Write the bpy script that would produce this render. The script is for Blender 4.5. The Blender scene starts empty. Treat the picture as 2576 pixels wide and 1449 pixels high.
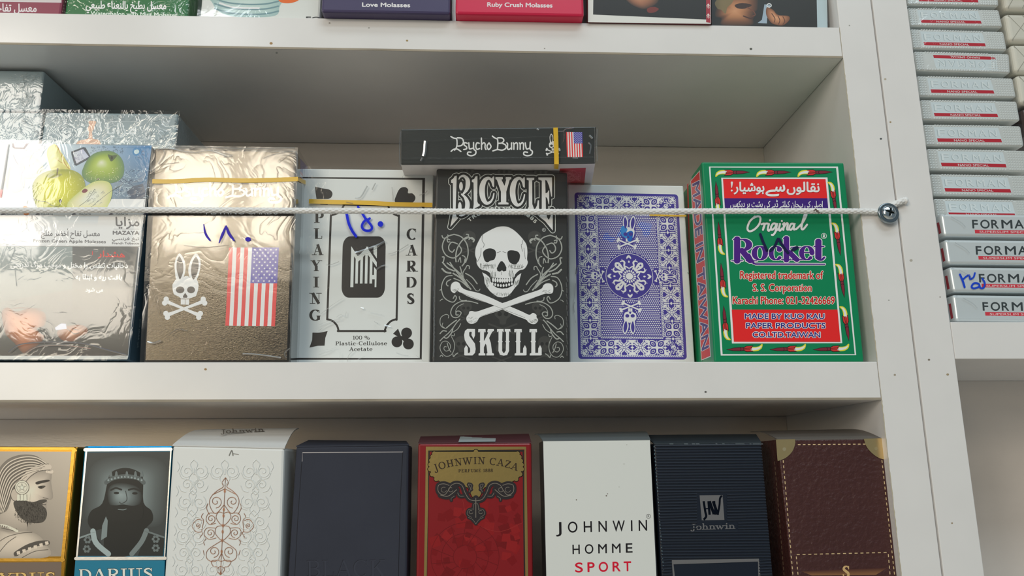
import bpy, bmesh, math, random
from mathutils import Vector, Matrix, Euler
random.seed(7)
SC = bpy.context.scene
COL = SC.collection
PI = math.pi
U = 0.347                       # metres per fitted unit (camera to shelf front = 1 unit)

# ---------------------------------------------------------------- camera, world, lights
FPX = 1962.77
cd = bpy.data.cameras.new('camera'); cam = bpy.data.objects.new('camera', cd); COL.objects.link(cam)
cd.sensor_width = 36; cd.lens = 36 * FPX / 2576; cd.clip_start = 0.01
CP = Vector((-0.52457229, -1, -0.1345197)) * U
CE = Euler((1.79882097, 0.00653594, -0.04259576), 'XYZ')
cam.location = CP; cam.rotation_euler = CE
SC.camera = cam
CR = CE.to_matrix()

wd = bpy.data.worlds.new('shop_ambient'); SC.world = wd; wd.use_nodes = True
wd.node_tree.nodes['Background'].inputs[0].default_value = (0.76, 0.92, 1.0, 1)
wd.node_tree.nodes['Background'].inputs[1].default_value = 0.17

def area(name, loc, target, sx, sy, radiance, color):
    l = bpy.data.lights.new(name, 'AREA'); l.shape = 'RECTANGLE'; l.size = sx; l.size_y = sy
    l.energy = radiance * PI * sx * sy; l.color = color
    o = bpy.data.objects.new(name, l); COL.objects.link(o); o.location = loc
    o.rotation_euler = (Vector(target) - Vector(loc)).to_track_quat('-Z', 'Y').to_euler()
    return o
# sunlit shop window and glazed door behind and to the left of the photographer
def facing(name, x0, x1, z0, z1, y, radiance, color):
    return area(name, ((x0 + x1) / 2, y, (z0 + z1) / 2), ((x0 + x1) / 2, 0, (z0 + z1) / 2), x1 - x0, z1 - z0, radiance, color)
facing('window_light', -1.30, -0.76, 0.56, 1.02, -2.14, 3.0, (1.0, 0.86, 0.66))
facing('window_light', -1.20, -1.00, 0.64, 0.96, -2.1, 14, (1.0, 0.90, 0.74))
facing('window_light', -0.93, -0.81, 0.66, 0.96, -2.1, 14, (1.0, 0.90, 0.74))
facing('window_light', -2.15, -1.56, 0.62, 1.36, -2.1, 11.5, (1.0, 0.92, 0.82))
facing('window_light', -2.15, -1.28, 0.38, 0.58, -2.1, 11.5, (1.0, 0.91, 0.78))
facing('window_light', -2.15, -1.33, 0.13, 0.29, -2.1, 9, (1.0, 0.88, 0.70))
facing('door_light', -1.50, -0.92, -0.04, 0.16, -2.1, 5.0, (1.0, 0.76, 0.42))
# ceiling fluorescent panels over the aisle
area('ceiling_light', (-0.1, -0.75, 1.36), (-0.1, -0.75, 0), 1.2, 0.3, 5.2, (0.80, 0.93, 1.0))
area('ceiling_light', (0.45, -1.8, 1.75), (0.45, -1.8, 0), 1.6, 0.5, 6.5, (0.80, 0.93, 1.0))
facing('tube_light', -1.22, -0.97, 1.37, 1.50, -2.1, 13, (0.92, 0.97, 1.0))
SC.view_settings.view_transform = 'Standard'
SC.view_settings.look = 'None'
SC.view_settings.exposure = 0.0
SC.view_settings.gamma = 1.0
SC.view_settings.use_curve_mapping = False

# ---------------------------------------------------------------- colour and materials
ILL = 0.74
def lin(c):
    c /= 255.0
    return c / 12.92 if c <= 0.04045 else ((c + 0.055) / 1.055) ** 2.4
def K(r, g, b, k=1.0):
    return tuple(min(0.92, max(0.003, lin(v) * k / ILL)) for v in (r, g, b)) + (1,)
MATS = {}
def mat(name, color=(0.8, 0.8, 0.8, 1), rough=0.5, metal=0.0, spec=0.5, coat=0.0, bump=None, ink=False, var=0.0, coatr=0.05):
    """bump = (scale, strength, distance_mm, (sx, sy, sz)); var = colour variation"""
    if name in MATS: return MATS[name]
    m = bpy.data.materials.new(name); m.use_nodes = True
    nt = m.node_tree; N = nt.nodes; L = nt.links; b = N['Principled BSDF']
    b.inputs['Base Color'].default_value = color
    b.inputs['Roughness'].default_value = rough
    b.inputs['Metallic'].default_value = metal
    b.inputs['Specular IOR Level'].default_value = spec
    b.inputs['Coat Weight'].default_value = coat
    b.inputs['Coat Roughness'].default_value = coatr
    tc = N.new('ShaderNodeTexCoord')
    src = None
    if ink:
        a = N.new('ShaderNodeAttribute'); a.attribute_name = 'ink'; src = a.outputs['Color']
    if var > 0:
        n = N.new('ShaderNodeTexNoise'); n.inputs['Scale'].default_value = 35; n.inputs['Detail'].default_value = 6
        L.new(tc.outputs['Object'], n.inputs['Vector'])
        r = N.new('ShaderNodeMapRange'); r.inputs[1].default_value = 0.3; r.inputs[2].default_value = 0.7
        r.inputs[3].default_value = 1 - var; r.inputs[4].default_value = 1 + var * 0.4
        L.new(n.outputs['Fac'], r.inputs[0])
        mx = N.new('ShaderNodeVectorMath'); mx.operation = 'SCALE'
        if src: L.new(src, mx.inputs[0])
        else: mx.inputs[0].default_value = color[:3]
        L.new(r.outputs[0], mx.inputs['Scale']); src = mx.outputs[0]
    if src: L.new(src, b.inputs['Base Color'])
    if bump:
        sc, st, dist, sv = bump
        mp = N.new('ShaderNodeMapping'); mp.inputs['Scale'].default_value = sv
        L.new(tc.outputs['Object'], mp.inputs['Vector'])
        n = N.new('ShaderNodeTexNoise'); n.inputs['Scale'].default_value = sc; n.inputs['Detail'].default_value = 4
        L.new(mp.outputs[0], n.inputs['Vector'])
        bp = N.new('ShaderNodeBump'); bp.inputs['Strength'].default_value = st; bp.inputs['Distance'].default_value = dist * 0.001
        L.new(n.outputs['Fac'], bp.inputs['Height']); L.new(bp.outputs[0], b.inputs['Normal'])
        if coat > 0: L.new(bp.outputs[0], b.inputs['Coat Normal'])
    MATS[name] = m
    return m

def film_mat(name, strength, scale, dist, rough=0.05, gain=1.3, sv=(1, 1, 1), tint=(0.995, 1.0, 0.998, 1), flat=0.0):
    if name in MATS: return MATS[name]
    m = bpy.data.materials.new(name); m.use_nodes = True
    nt = m.node_tree; N = nt.nodes; L = nt.links
    for n in list(N):
        if n.type != 'OUTPUT_MATERIAL': N.remove(n)
    out = [n for n in N if n.type == 'OUTPUT_MATERIAL'][0]
    tc = N.new('ShaderNodeTexCoord')
    mp = N.new('ShaderNodeMapping'); mp.inputs['Scale'].default_value = sv
    L.new(tc.outputs['Object'], mp.inputs['Vector'])
    n1 = N.new('ShaderNodeTexNoise'); n1.inputs['Scale'].default_value = scale; n1.inputs['Detail'].default_value = 3; n1.inputs['Distortion'].default_value = 1.2
    n2 = N.new('ShaderNodeTexNoise'); n2.inputs['Scale'].default_value = scale * 0.35; n2.inputs['Detail'].default_value = 1
    L.new(mp.outputs[0], n1.inputs['Vector']); L.new(mp.outputs[0], n2.inputs['Vector'])
    # ridged noise: creases of the shrink film
    s1 = N.new('ShaderNodeMath'); s1.operation = 'SUBTRACT'; L.new(n1.outputs['Fac'], s1.inputs[0]); s1.inputs[1].default_value = 0.5
    s2 = N.new('ShaderNodeMath'); s2.operation = 'ABSOLUTE'; L.new(s1.outputs[0], s2.inputs[0])
    s3 = N.new('ShaderNodeMath'); s3.operation = 'POWER'; L.new(s2.outputs[0], s3.inputs[0]); s3.inputs[1].default_value = 0.6
    ad = N.new('ShaderNodeMath'); ad.operation = 'MULTIPLY_ADD'; L.new(n2.outputs['Fac'], ad.inputs[0]); ad.inputs[1].default_value = 3.0; L.new(s3.outputs[0], ad.inputs[2])
    bp = N.new('ShaderNodeBump'); bp.inputs['Strength'].default_value = strength; bp.inputs['Distance'].default_value = dist * 0.001
    L.new(ad.outputs[0], bp.inputs['Height'])
    fr = N.new('ShaderNodeFresnel'); fr.inputs['IOR'].default_value = 1.5; L.new(bp.outputs[0], fr.inputs['Normal'])
    g = N.new('ShaderNodeMath'); g.operation = 'MULTIPLY'; g.use_clamp = True; L.new(fr.outputs[0], g.inputs[0]); g.inputs[1].default_value = gain
    ge = N.new('ShaderNodeNewGeometry'); bf = N.new('ShaderNodeMath'); bf.operation = 'SUBTRACT'; bf.inputs[0].default_value = 1.0; L.new(ge.outputs['Backfacing'], bf.inputs[1])
    g2 = N.new('ShaderNodeMath'); g2.operation = 'MULTIPLY'; L.new(g.outputs[0], g2.inputs[0]); L.new(bf.outputs[0], g2.inputs[1]); g = g2
    if flat:
        g = N.new('ShaderNodeValue'); g.outputs[0].default_value = flat
    tr = N.new('ShaderNodeBsdfTransparent'); tr.inputs[0].default_value = tint
    gl = N.new('ShaderNodeBsdfGlossy'); gl.inputs['Roughness'].default_value = rough; L.new(bp.outputs[0], gl.inputs['Normal'])
    mx = N.new('ShaderNodeMixShader'); L.new(g.outputs[0], mx.inputs[0]); L.new(tr.outputs[0], mx.inputs[1]); L.new(gl.outputs[0], mx.inputs[2])
    L.new(mx.outputs[0], out.inputs['Surface'])
    MATS[name] = m
    return m

# ---------------------------------------------------------------- geometry helpers
def ray(x, y):
    return (CR @ Vector(((x - 1288) / FPX, -(y - 724.5) / FPX, -1.0)))
class Plane:
    def __init__(s, p, n): s.p = Vector(p); s.n = Vector(n).normalized()
    def at(s, x, y, off=0.0):
        d = ray(x, y); p = s.p + s.n * off
        return CP + d * ((p - CP).dot(s.n) / d.dot(s.n))
def front(Y): return Plane((0, Y * U, 0), (0, -1, 0))
def link(o, parent=None, loc=None):
    COL.objects.link(o)
    if parent: o.parent = parent
    return o
def thing(name, label, cat, loc, group=None):
    o = bpy.data.objects.new(name, None); COL.objects.link(o); o.location = loc; o.empty_display_size = 0.01
    o['label'] = label; o['category'] = cat
    if group: o['group'] = group
    return o
def tag(o, label=None, cat=None, group=None, kind=None):
    if label: o['label'] = label
    if cat: o['category'] = cat
    if group: o['group'] = group
    if kind: o['kind'] = kind
    return o
def mesh(name, verts, faces, m, parent=None, smooth=False):
    me = bpy.data.meshes.new(name)
    org = world_loc(parent) if parent else Vector((0, 0, 0))
    me.from_pydata([Vector(v) - org for v in verts], [], faces); me.materials.append(m)
    if smooth:
        for p in me.polygons: p.use_smooth = True
    me.update()
    return link(bpy.data.objects.new(name, me), parent)
def world_loc(o):
    v = Vector((0, 0, 0))
    while o: v += o.location; o = o.parent
    return v
def hexa(name, q, m, parent=None, bevel=0.0005, seg=2, bend=0.0):
    """q: 8 points, front TL TR BR BL then back TL TR BR BL"""
    bm = bmesh.new(); org = world_loc(parent) if parent else Vector((0, 0, 0))
    v = [bm.verts.new(Vector(p) - org) for p in q]
    for f in ((0, 3, 2, 1), (4, 5, 6, 7), (0, 1, 5, 4), (3, 7, 6, 2), (0, 4, 7, 3), (1, 2, 6, 5)):
        bm.faces.new([v[i] for i in f])
    bmesh.ops.recalc_face_normals(bm, faces=bm.faces[:])
    if bevel > 0:
        bmesh.ops.bevel(bm, geom=bm.edges[:], offset=bevel, segments=seg, profile=0.5, affect='EDGES', clamp_overlap=True)
        for f in bm.faces: f.smooth = False
    me = bpy.data.meshes.new(name); bm.to_mesh(me); bm.free(); me.materials.append(m)
    return link(bpy.data.objects.new(name, me), parent)
def block(name, x0, x1, y0, y1, z0, z1, m, parent=None, bevel=0.0004):
    q = [(x0, y0, z1), (x1, y0, z1), (x1, y0, z0), (x0, y0, z0), (x0, y1, z1), (x1, y1, z1), (x1, y1, z0), (x0, y1, z0)]
    return hexa(name, q, m, parent, bevel)

def catmull(pts, n=6, closed=False):
    P = [tuple(p) for p in pts]; out = []
    m = len(P)
    rng = range(m if closed else m - 1)
    for i in rng:
        g = (lambda k: P[k % m]) if closed else (lambda k: P[max(0, min(m - 1, k))])
        p0, p1, p2, p3 = g(i - 1), g(i), g(i + 1), g(i + 2)
        for k in range(n):
            t = k / n
            out.append(tuple(0.5 * (2 * b + (c - a) * t + (2 * a - 5 * b + 4 * c - d) * t * t + (3 * b - a - 3 * c + d) * t ** 3)
                             for a, b, c, d in zip(p0, p1, p2, p3)))
    if not closed: out.append(P[-1])
    return out

# ---- Arabic shaping to presentation forms
AR = {}
for ch, cp, n in [('آ', 0xFE81, 2), ('أ', 0xFE83, 2), ('ئ', 0xFE89, 4), ('ا', 0xFE8D, 2), ('ب', 0xFE8F, 4), ('ت', 0xFE95, 4), ('ث', 0xFE99, 4),
        ('ج', 0xFE9D, 4), ('ح', 0xFEA1, 4), ('خ', 0xFEA5, 4), ('د', 0xFEA9, 2), ('ر', 0xFEAD, 2), ('ز', 0xFEAF, 2), ('س', 0xFEB1, 4), ('ش', 0xFEB5, 4),
        ('ص', 0xFEB9, 4), ('ض', 0xFEBD, 4), ('ط', 0xFEC1, 4), ('ع', 0xFEC9, 4), ('غ', 0xFECD, 4), ('ف', 0xFED1, 4), ('ق', 0xFED5, 4), ('ل', 0xFEDD, 4),
        ('م', 0xFEE1, 4), ('ن', 0xFEE5, 4), ('ه', 0xFEE9, 4), ('و', 0xFEED, 2), ('ي', 0xFEF1, 4), ('پ', 0xFB56, 4), ('چ', 0xFB7A, 4), ('ڈ', 0xFB88, 2),
        ('ک', 0xFB8E, 4), ('گ', 0xFB92, 4), ('ں', 0xFB9E, 2), ('ہ', 0xFBA6, 4), ('ھ', 0xFBAA, 4), ('ے', 0xFBAE, 2), ('ی', 0xFBFC, 4)]:
    AR[ch] = (cp, n)
def arabic(s):
    out = []
    for i, c in enumerate(s):
        if c not in AR: out.append(c); continue
        cp, n = AR[c]
        prev = i > 0 and s[i - 1] in AR and AR[s[i - 1]][1] == 4
        nxt = i + 1 < len(s) and s[i + 1] in AR and n == 4
        out.append(chr(cp + ((3 if prev else 2) if nxt else (1 if prev else 0))))
    return ''.join(reversed(out))

# ---- sans text outline triangles (Blender's built-in font)
_tx = {}
def glyphs(s):
    if s in _tx: return _tx[s]
    c = bpy.data.curves.new('lettering', 'FONT'); c.body = s; c.size = 1; c.resolution_u = 7 if len(s) <= 2 else 4
    o = bpy.data.objects.new('lettering', c)
    COL.objects.link(o); bpy.context.view_layer.update()
    m = bpy.data.meshes.new_from_object(o)
    V = [(v.co.x, v.co.y) for v in m.vertices]; F = [tuple(p.vertices) for p in m.polygons]
    bpy.data.objects.remove(o); bpy.data.curves.remove(c); bpy.data.meshes.remove(m)
    x0 = min(v[0] for v in V); x1 = max(v[0] for v in V)
    V = [((x - x0) / (x1 - x0), y / 0.70) for x, y in V]
    _tx[s] = (V, F, (x1 - x0) / 0.70)
    return _tx[s]

# ---- own serif face: v stem, h hairline, d diagonal, z serif, a arc, c curve, o dot
SER = {
'A': (.8, 'd.12,0,.4,1,0 d.4,1,.68,0,1 h.24,.56,.33 z.12,0 z.68,0'),
'B': (.72, 'v.2,0,1 a.38,.74,.22,.24,-90,90 a.38,.27,.26,.25,-90,90 h.08,.38,.97 h.2,.38,.5 h.08,.38,.03'),
'C': (.76, 'a.42,.5,.32,.48,48,312 d.68,.68,.68,.97,0'),
'D': (.8, 'v.2,0,1 a.36,.5,.34,.47,-90,90 h.08,.36,.97 h.08,.36,.03'),
'E': (.7, 'v.2,0,1 h.08,.6,.97 h.2,.45,.52 h.08,.62,.03 d.6,.97,.6,.78,0 d.62,.03,.62,.24,0 d.45,.42,.45,.62,0'),
'F': (.66, 'v.2,0,1 h.08,.58,.97 h.2,.44,.5 z.2,0 d.58,.97,.58,.76,0 d.44,.4,.44,.6,0'),
'G': (.8, 'a.42,.5,.32,.48,48,312 d.68,.7,.68,.97,0 v.64,.06,.42 h.5,.78,.42'),
'H': (.84, 'v.2,0,1 v.64,0,1 h.2,.64,.5 z.2,0 z.2,1 z.64,0 z.64,1'),
'I': (.42, 'v.2,0,1 z.2,0 z.2,1'),
'J': (.46, 'v.26,0,1 z.26,1 a.12,0,.14,.2,180,360'),
'K': (.82, 'v.2,0,1 z.2,0 z.2,1 d.62,.98,.25,.45,0 d.36,.6,.66,.02,1 z.64,1 z.68,0'),
'L': (.66, 'v.2,0,1 z.2,1 h.08,.6,.03 d.6,.03,.6,.28,0'),
'M': (.98, 'd.18,0,.18,1,0 d.18,1,.48,.08,1 d.48,.08,.76,1,0 v.78,0,1 z.18,0 z.16,1 z.78,0 z.8,1'),
'N': (.84, 'd.18,0,.18,1,0 d.18,1,.66,0,1 d.66,0,.66,1,0 z.18,0 z.14,1 z.66,1'),
'O': (.82, 'a.41,.5,.32,.48,0,360'),
'P': (.68, 'v.2,0,1 z.2,0 a.36,.72,.24,.25,-90,90 h.08,.36,.97 h.2,.36,.47'),
'R': (.78, 'v.2,0,1 z.2,0 a.36,.73,.24,.24,-90,90 h.08,.36,.97 h.2,.36,.49 d.36,.49,.64,.02,1 z.68,0'),
'S': (.62, 'c.5,.8,.2;.38,.95,.3;.2,.9,.7;.14,.72,.9;.3,.54,1;.46,.38,1;.48,.18,.8;.32,.05,.4;.16,.1,.2;.1,.24,.2 d.5,.7,.5,.98,0 d.1,.02,.1,.3,0'),
'T': (.7, 'v.35,0,1 z.35,0 h.05,.65,.97 d.05,.97,.05,.78,0 d.65,.97,.65,.78,0'),
'U': (.82, 'v.2,.3,1 a.42,.3,.22,.28,180,360 d.64,.3,.64,1,0 z.2,1 z.64,1'),
'W': (1.1, 'd.1,1,.32,0,1 d.32,0,.52,.95,0 d.48,1,.72,0,1 d.72,0,.95,1,0 z.1,1 z.5,1 z.95,1'),
'Y': (.78, 'd.1,1,.38,.48,1 d.68,1,.38,.48,0 v.38,0,.5 z.1,1 z.68,1 z.38,0'),
'Z': (.68, 'h.08,.6,.97 d.58,.97,.1,.03,1 h.1,.62,.03 d.08,.97,.08,.8,0 d.62,.03,.62,.22,0'),
'a': (.56, 'v.4,.03,.5 c.12,.5,.5;.2,.62,.3;.34,.6,.5;.4,.48,1 a.25,.18,.16,.17,60,300 h.25,.4,.37 d.4,.05,.52,.04,0'),
'c': (.52, 'a.3,.33,.21,.31,45,315 o.44,.5'),
'e': (.56, 'a.3,.33,.22,.31,0,315 h.1,.52,.36'),
'h': (.7, 'v.17,0,1.05 z.17,0 d.06,1.03,.17,1.03,0 a.34,.42,.17,.22,0,150 v.52,0,.42 z.52,0'),
'i': (.34, 'v.17,0,.66 z.17,0 d.06,.64,.17,.64,0 o.17,.9'),
'k': (.68, 'v.17,0,1.05 z.17,0 d.06,1.03,.17,1.03,0 d.5,.64,.22,.28,0 d.28,.38,.56,.02,1 z.52,.64 z.58,0'),
'l': (.34, 'v.17,0,1.05 z.17,0 d.06,1.03,.17,1.03,0'),
'n': (.7, 'v.17,0,.66 z.17,0 d.06,.64,.17,.64,0 a.34,.42,.17,.22,0,150 v.52,0,.42 z.52,0'),
'o': (.6, 'a.3,.33,.22,.31,0,360'),
's': (.5, 'c.4,.5,.2;.3,.63,.3;.16,.6,.6;.14,.46,.8;.28,.34,1;.4,.22,.8;.36,.07,.5;.22,.03,.3;.1,.14,.2'),
't': (.42, 'v.18,.12,.9 h.04,.36,.64 c.18,.14,1;.22,.04,.5;.3,.03,.3;.38,.14,.2'),
'u': (.7, 'v.17,.2,.66 a.34,.2,.17,.18,180,360 v.52,0,.66 d.05,.64,.17,.64,0 d.4,.64,.52,.64,0 z.56,0'),
'w': (.92, 'd.08,.66,.26,0,1 d.26,0,.42,.6,0 d.38,.66,.58,0,1 d.58,0,.78,.66,0 z.08,.66 z.8,.66'),
'y': (.64, 'v.15,.2,.66 a.3,.2,.16,.18,180,330 v.46,-.2,.66 c.46,-.15,1;.42,-.34,.8;.26,-.4,.5;.12,-.34,.3;.12,-.24,.3 d.03,.64,.15,.64,0 d.34,.64,.46,.64,0'),
'0': (.6, 'a.3,.5,.21,.48,0,360'), '1': (.45, 'v.25,0,1 z.25,0 d.1,.8,.25,.97,0'),
'8': (.6, 'a.3,.75,.18,.23,0,360 a.3,.26,.22,.25,0,360'),
'%': (.9, 'a.22,.72,.14,.24,0,360 a.66,.26,.14,.24,0,360 d.24,0,.64,1,0'),
'-': (.42, 'h.06,.36,.34'), ' ': (.35, ''), '.': (.25, 'o.12,.06'),
}
def serif_prims(s, T=.2, t=.05, gap=0.0):
    """returns list of stroke paths [(x,y,w)...] and total width; butt=True for straight ones"""
    out = []; X = 0
    for ch in s:
        w, spec = SER[ch]
        for it in spec.split():
            k = it[0]; body = it[1:]
            if k == 'c':
                pts = [tuple(map(float, q.split(','))) for q in body.split(';')]
                out.append(([(X + x, y, t + (T - t) * f) for x, y, f in catmull(pts, 4)], True)); continue
            v = list(map(float, body.split(',')))
            if k == 'v': out.append(([(X + v[0], v[1], T), (X + v[0], v[2], T)], False))
            elif k == 'h': out.append(([(X + v[0], v[2], t * 1.2), (X + v[1], v[2], t * 1.2)], False))
            elif k == 'd':
                ww = T if v[4] else t * 1.2
                out.append(([(X + v[0], v[1], ww), (X + v[2], v[3], ww)], False))
            elif k == 'z':
                yy = v[1] + (t * .6 if v[1] < .3 else -t * .6)
                out.append(([(X + v[0] - T * .5 - .07, yy, t * 1.2), (X + v[0] + T * .5 + .07, yy, t * 1.2)], False))
            elif k == 'a':
                n = max(6, int(abs(v[5] - v[4]) / 15)); pts = []
                for i in range(n + 1):
                    a = math.radians(v[4] + (v[5] - v[4]) * i / n)
                    pts.append((X + v[0] + v[2] * math.cos(a), v[1] + v[3] * math.sin(a), t + (T - t) * abs(math.cos(a))))
                out.append((pts, False))
            elif k == 'o': out.append(([(X + v[0] - .001, v[1], T * 1.1), (X + v[0] + .001, v[1], T * 1.1)], True))
        X += w + gap
    return out, X - gap

EPS = 1.6e-5
class Art:
    """flat print: shapes given in the pixel frame of the photograph (through s.M) and laid on a real plane"""
    def __init__(s, plane, base=0.0):
        s.pl = plane; s.n = 0; s.V = []; s.F = []; s.C = []; s.M = lambda x, y: (x, y); s.L = 1; s.base = base
    def crop(s, x0, y0, k): s.M = lambda x, y: (x0 + x / k, y0 + y / k); return s
    def affine(s, o, ex, ey): s.M = lambda x, y: (o[0] + ex[0] * x + ey[0] * y, o[1] + ex[1] * x + ey[1] * y); return s
    def px(s): s.M = lambda x, y: (x, y); return s
    def _add(s, pts, faces, cols, raise_=None):
        i = len(s.V); s.n += 1; off = s.base + s.L * EPS + (s.n % 48) * 3.0e-7
        for k, p in enumerate(pts):
            x, y = s.M(p[0], p[1])
            s.V.append(s.pl.at(x, y, off + (raise_[k] if raise_ else 0)))
        for f in faces:
            s.F.append([i + j for j in f])
            for j in f: s.C.append(cols[j] if isinstance(cols, list) else cols)
    def P(s, col, pts):
        s._add(pts, [list(range(len(pts)))], col)
    def R(s, col, x0, y0, x1, y1): s.P(col, [(x0, y0), (x1, y0), (x1, y1), (x0, y1)])
    def PS(s, col, pts, n=5, e=0):
        q = catmull(pts, n, True); s.P(col, q)
        if e: s.S(col, q, 2 * e, closed=True, smooth=False)
    def PO(s, col, pts, e):
        s.P(col, pts)
        if e:
            for p, q in zip(pts, pts[1:] + pts[:1]): s.S(col, [p, q], 2 * e, smooth=False, cap=False)
            for p in pts: s.E(col, p[0], p[1], e, n=12)
    def GQ(s, q, cols, n=1):  # quad with corner colours TL TR BR BL
        s._add(q, [[0, 1, 2, 3]], list(cols))
    def E(s, col, cx, cy, rx, ry=None, rot=0, n=20):
        ry = ry or rx; c, d = math.cos(rot), math.sin(rot)
        s.P(col, [(cx + rx * math.cos(a) * c - ry * math.sin(a) * d, cy + rx * math.cos(a) * d + ry * math.sin(a) * c) for a in [2 * PI * i / n for i in range(n)]])
    def ring(s, col, cx, cy, rx, ry, w, a0=0, a1=360, n=40):
        s.S(col, [(cx + rx * math.cos(math.radians(a0 + (a1 - a0) * i / n)), cy + ry * math.sin(math.radians(a0 + (a1 - a0) * i / n))) for i in range(n + 1)], w, smooth=False)
    def GE(s, stops, outline, fc, rings=7):
        """radial gradient polygon: outline pts, focus fc, stops colours centre->edge"""
        n = len(outline); pts = [fc]; cols = [stops[0]]; faces = []
        def mixc(t):
            x = t * (len(stops) - 1); i = min(int(x), len(stops) - 2); u = x - i
            return tuple(a + (b - a) * u for a, b in zip(stops[i], stops[i + 1]))
        for r in range(1, rings + 1):
            t = r / rings
            for p in outline: pts.append((fc[0] + (p[0] - fc[0]) * t, fc[1] + (p[1] - fc[1]) * t)); cols.append(mixc(t))
        for i in range(n):
            j = (i + 1) % n; faces.append([0, 1 + i, 1 + j])
            for r in range(rings - 1): faces.append([1 + r * n + i, 1 + (r + 1) * n + i, 1 + (r + 1) * n + j, 1 + r * n + j])
        s._add(pts, faces, cols)
    def S(s, col, pts, w=None, closed=False, smooth=True, n=6, cap=True, relief=0.0, butt=False):
        """stroke; points may be (x,y) with w, or (x,y,w)"""
        pts = [(p[0], p[1], (p[2] if len(p) > 2 else w)) for p in pts]
        if smooth: pts = catmull(pts, n, closed)
        elif closed: pts = list(pts)
        q = [pts[0]]
        for p in pts[1:]:
            if abs(p[0] - q[-1][0]) + abs(p[1] - q[-1][1]) > 1e-6: q.append(p)
        if closed: q.append(q[0])
        pts = q
        if len(pts) < 2: return
        L = []; Rr = []; m = len(pts)
        for i, p in enumerate(pts):
            a = pts[i - 1] if i > 0 else (pts[m - 2] if closed else p)
            b = pts[i + 1] if i < m - 1 else (pts[1] if closed else p)
            dx, dy = b[0] - a[0], b[1] - a[1]; d = math.hypot(dx, dy) or 1
            nx, ny = -dy / d, dx / d; h = p[2] / 2
            # mitre correction
            if 0 < i < m - 1 or closed:
                ux, uy = p[0] - a[0], p[1] - a[1]; ul = math.hypot(ux, uy) or 1
                cs = abs((-uy / ul) * nx + (ux / ul) * ny); h = h / max(0.6, cs)
            L.append((p[0] + nx * h, p[1] + ny * h)); Rr.append((p[0] - nx * h, p[1] - ny * h))
        if relief:
            V = []; H = []
            for l, c, r in zip(L, pts, Rr): V += [l, c[:2], r]; H += [0, relief, 0]
            F = []
            for i in range(m - 1): F += [[3 * i, 3 * i + 1, 3 * i + 4, 3 * i + 3], [3 * i + 1, 3 * i + 2, 3 * i + 5, 3 * i + 4]]
            s._add(V, F, col, H); return
        V = []
        for l, r in zip(L, Rr): V += [l, r]
        s._add(V, [[2 * i, 2 * i + 1, 2 * i + 3, 2 * i + 2] for i in range(m - 1)], col, [((i // 2) % 40) * 3.0e-7 for i in range(2 * m)])
        if cap and not closed and not butt:
            s.E(col, pts[0][0], pts[0][1], pts[0][2] / 2, n=10); s.E(col, pts[-1][0], pts[-1][1], pts[-1][2] / 2, n=10)
    def _outl(s, fn, outline, col):
        if outline:
            oc, e = outline; s.L += 0; M = s.M
            for k in range(8):
                a = k * PI / 4; dx, dy = e * math.cos(a), e * math.sin(a)
                s.M = lambda x, y, dx=dx, dy=dy: M(x + dx, y + dy)
                fn(oc)
            s.M = M; s.L += 1; fn(col); s.L -= 1
        else: fn(col)
    def T(s, col, txt, p0, p1, h, up=None, outline=None, bold=0, lift=0):
        V, F, ar = glyphs(txt)
        dx, dy = p1[0] - p0[0], p1[1] - p0[1]; d = math.hypot(dx, dy)
        if up is None: up = (dy / d * h, -dx / d * h)
        W = [(p0[0] + dx * x + up[0] * y, p0[1] + dy * x + up[1] * y) for x, y in V]
        rz = [k * 1.5e-8 for k in range(len(W))]
        def fn(c):
            s._add(W, F, c, rz)
            if bold:
                for bx, by in ((bold, 0), (-bold, 0), (0, bold), (0, -bold)):
                    s._add([(a + bx, b + by) for a, b in W], F, c, rz)
        s._outl(fn, outline, col)
    def TA(s, col, txt, path, h, sizes=None, bold=0, serif=None, outline=None):
        """text along a path, letters spread evenly"""
        P = catmull(path, 12); Ls = [0]
        for a, b in zip(P, P[1:]): Ls.append(Ls[-1] + math.hypot(b[0] - a[0], b[1] - a[1]))
        wid = []
        for c in txt:
            if serif: wid.append(SER[c][0])
            else: wid.append(0.35 if c == ' ' else glyphs(c)[2] + 0.22)
        tot = sum(wid); u = 0
        for c, w in zip(txt, wid):
            mid = (u + w / 2) / tot * Ls[-1]; u += w
            if c == ' ': continue
            i = max(j for j in range(len(Ls)) if Ls[j] <= mid); i = min(i, len(P) - 2)
            t = (mid - Ls[i]) / (Ls[i + 1] - Ls[i]); x = P[i][0] + (P[i + 1][0] - P[i][0]) * t; y = P[i][1] + (P[i + 1][1] - P[i][1]) * t
            dx, dy = P[i + 1][0] - P[i][0], P[i + 1][1] - P[i][1]; d = math.hypot(dx, dy); dx /= d; dy /= d
            hw = (w - (0.22 if not serif else 0.05)) / tot * Ls[-1] / 2
            a = (x - dx * hw, y - dy * hw); b = (x + dx * hw, y + dy * hw)
            if serif: s.F_(col, c, a, b, h, outline=outline, **serif)
            else: s.T(col, c, a, b, h, bold=bold, outline=outline)
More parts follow.
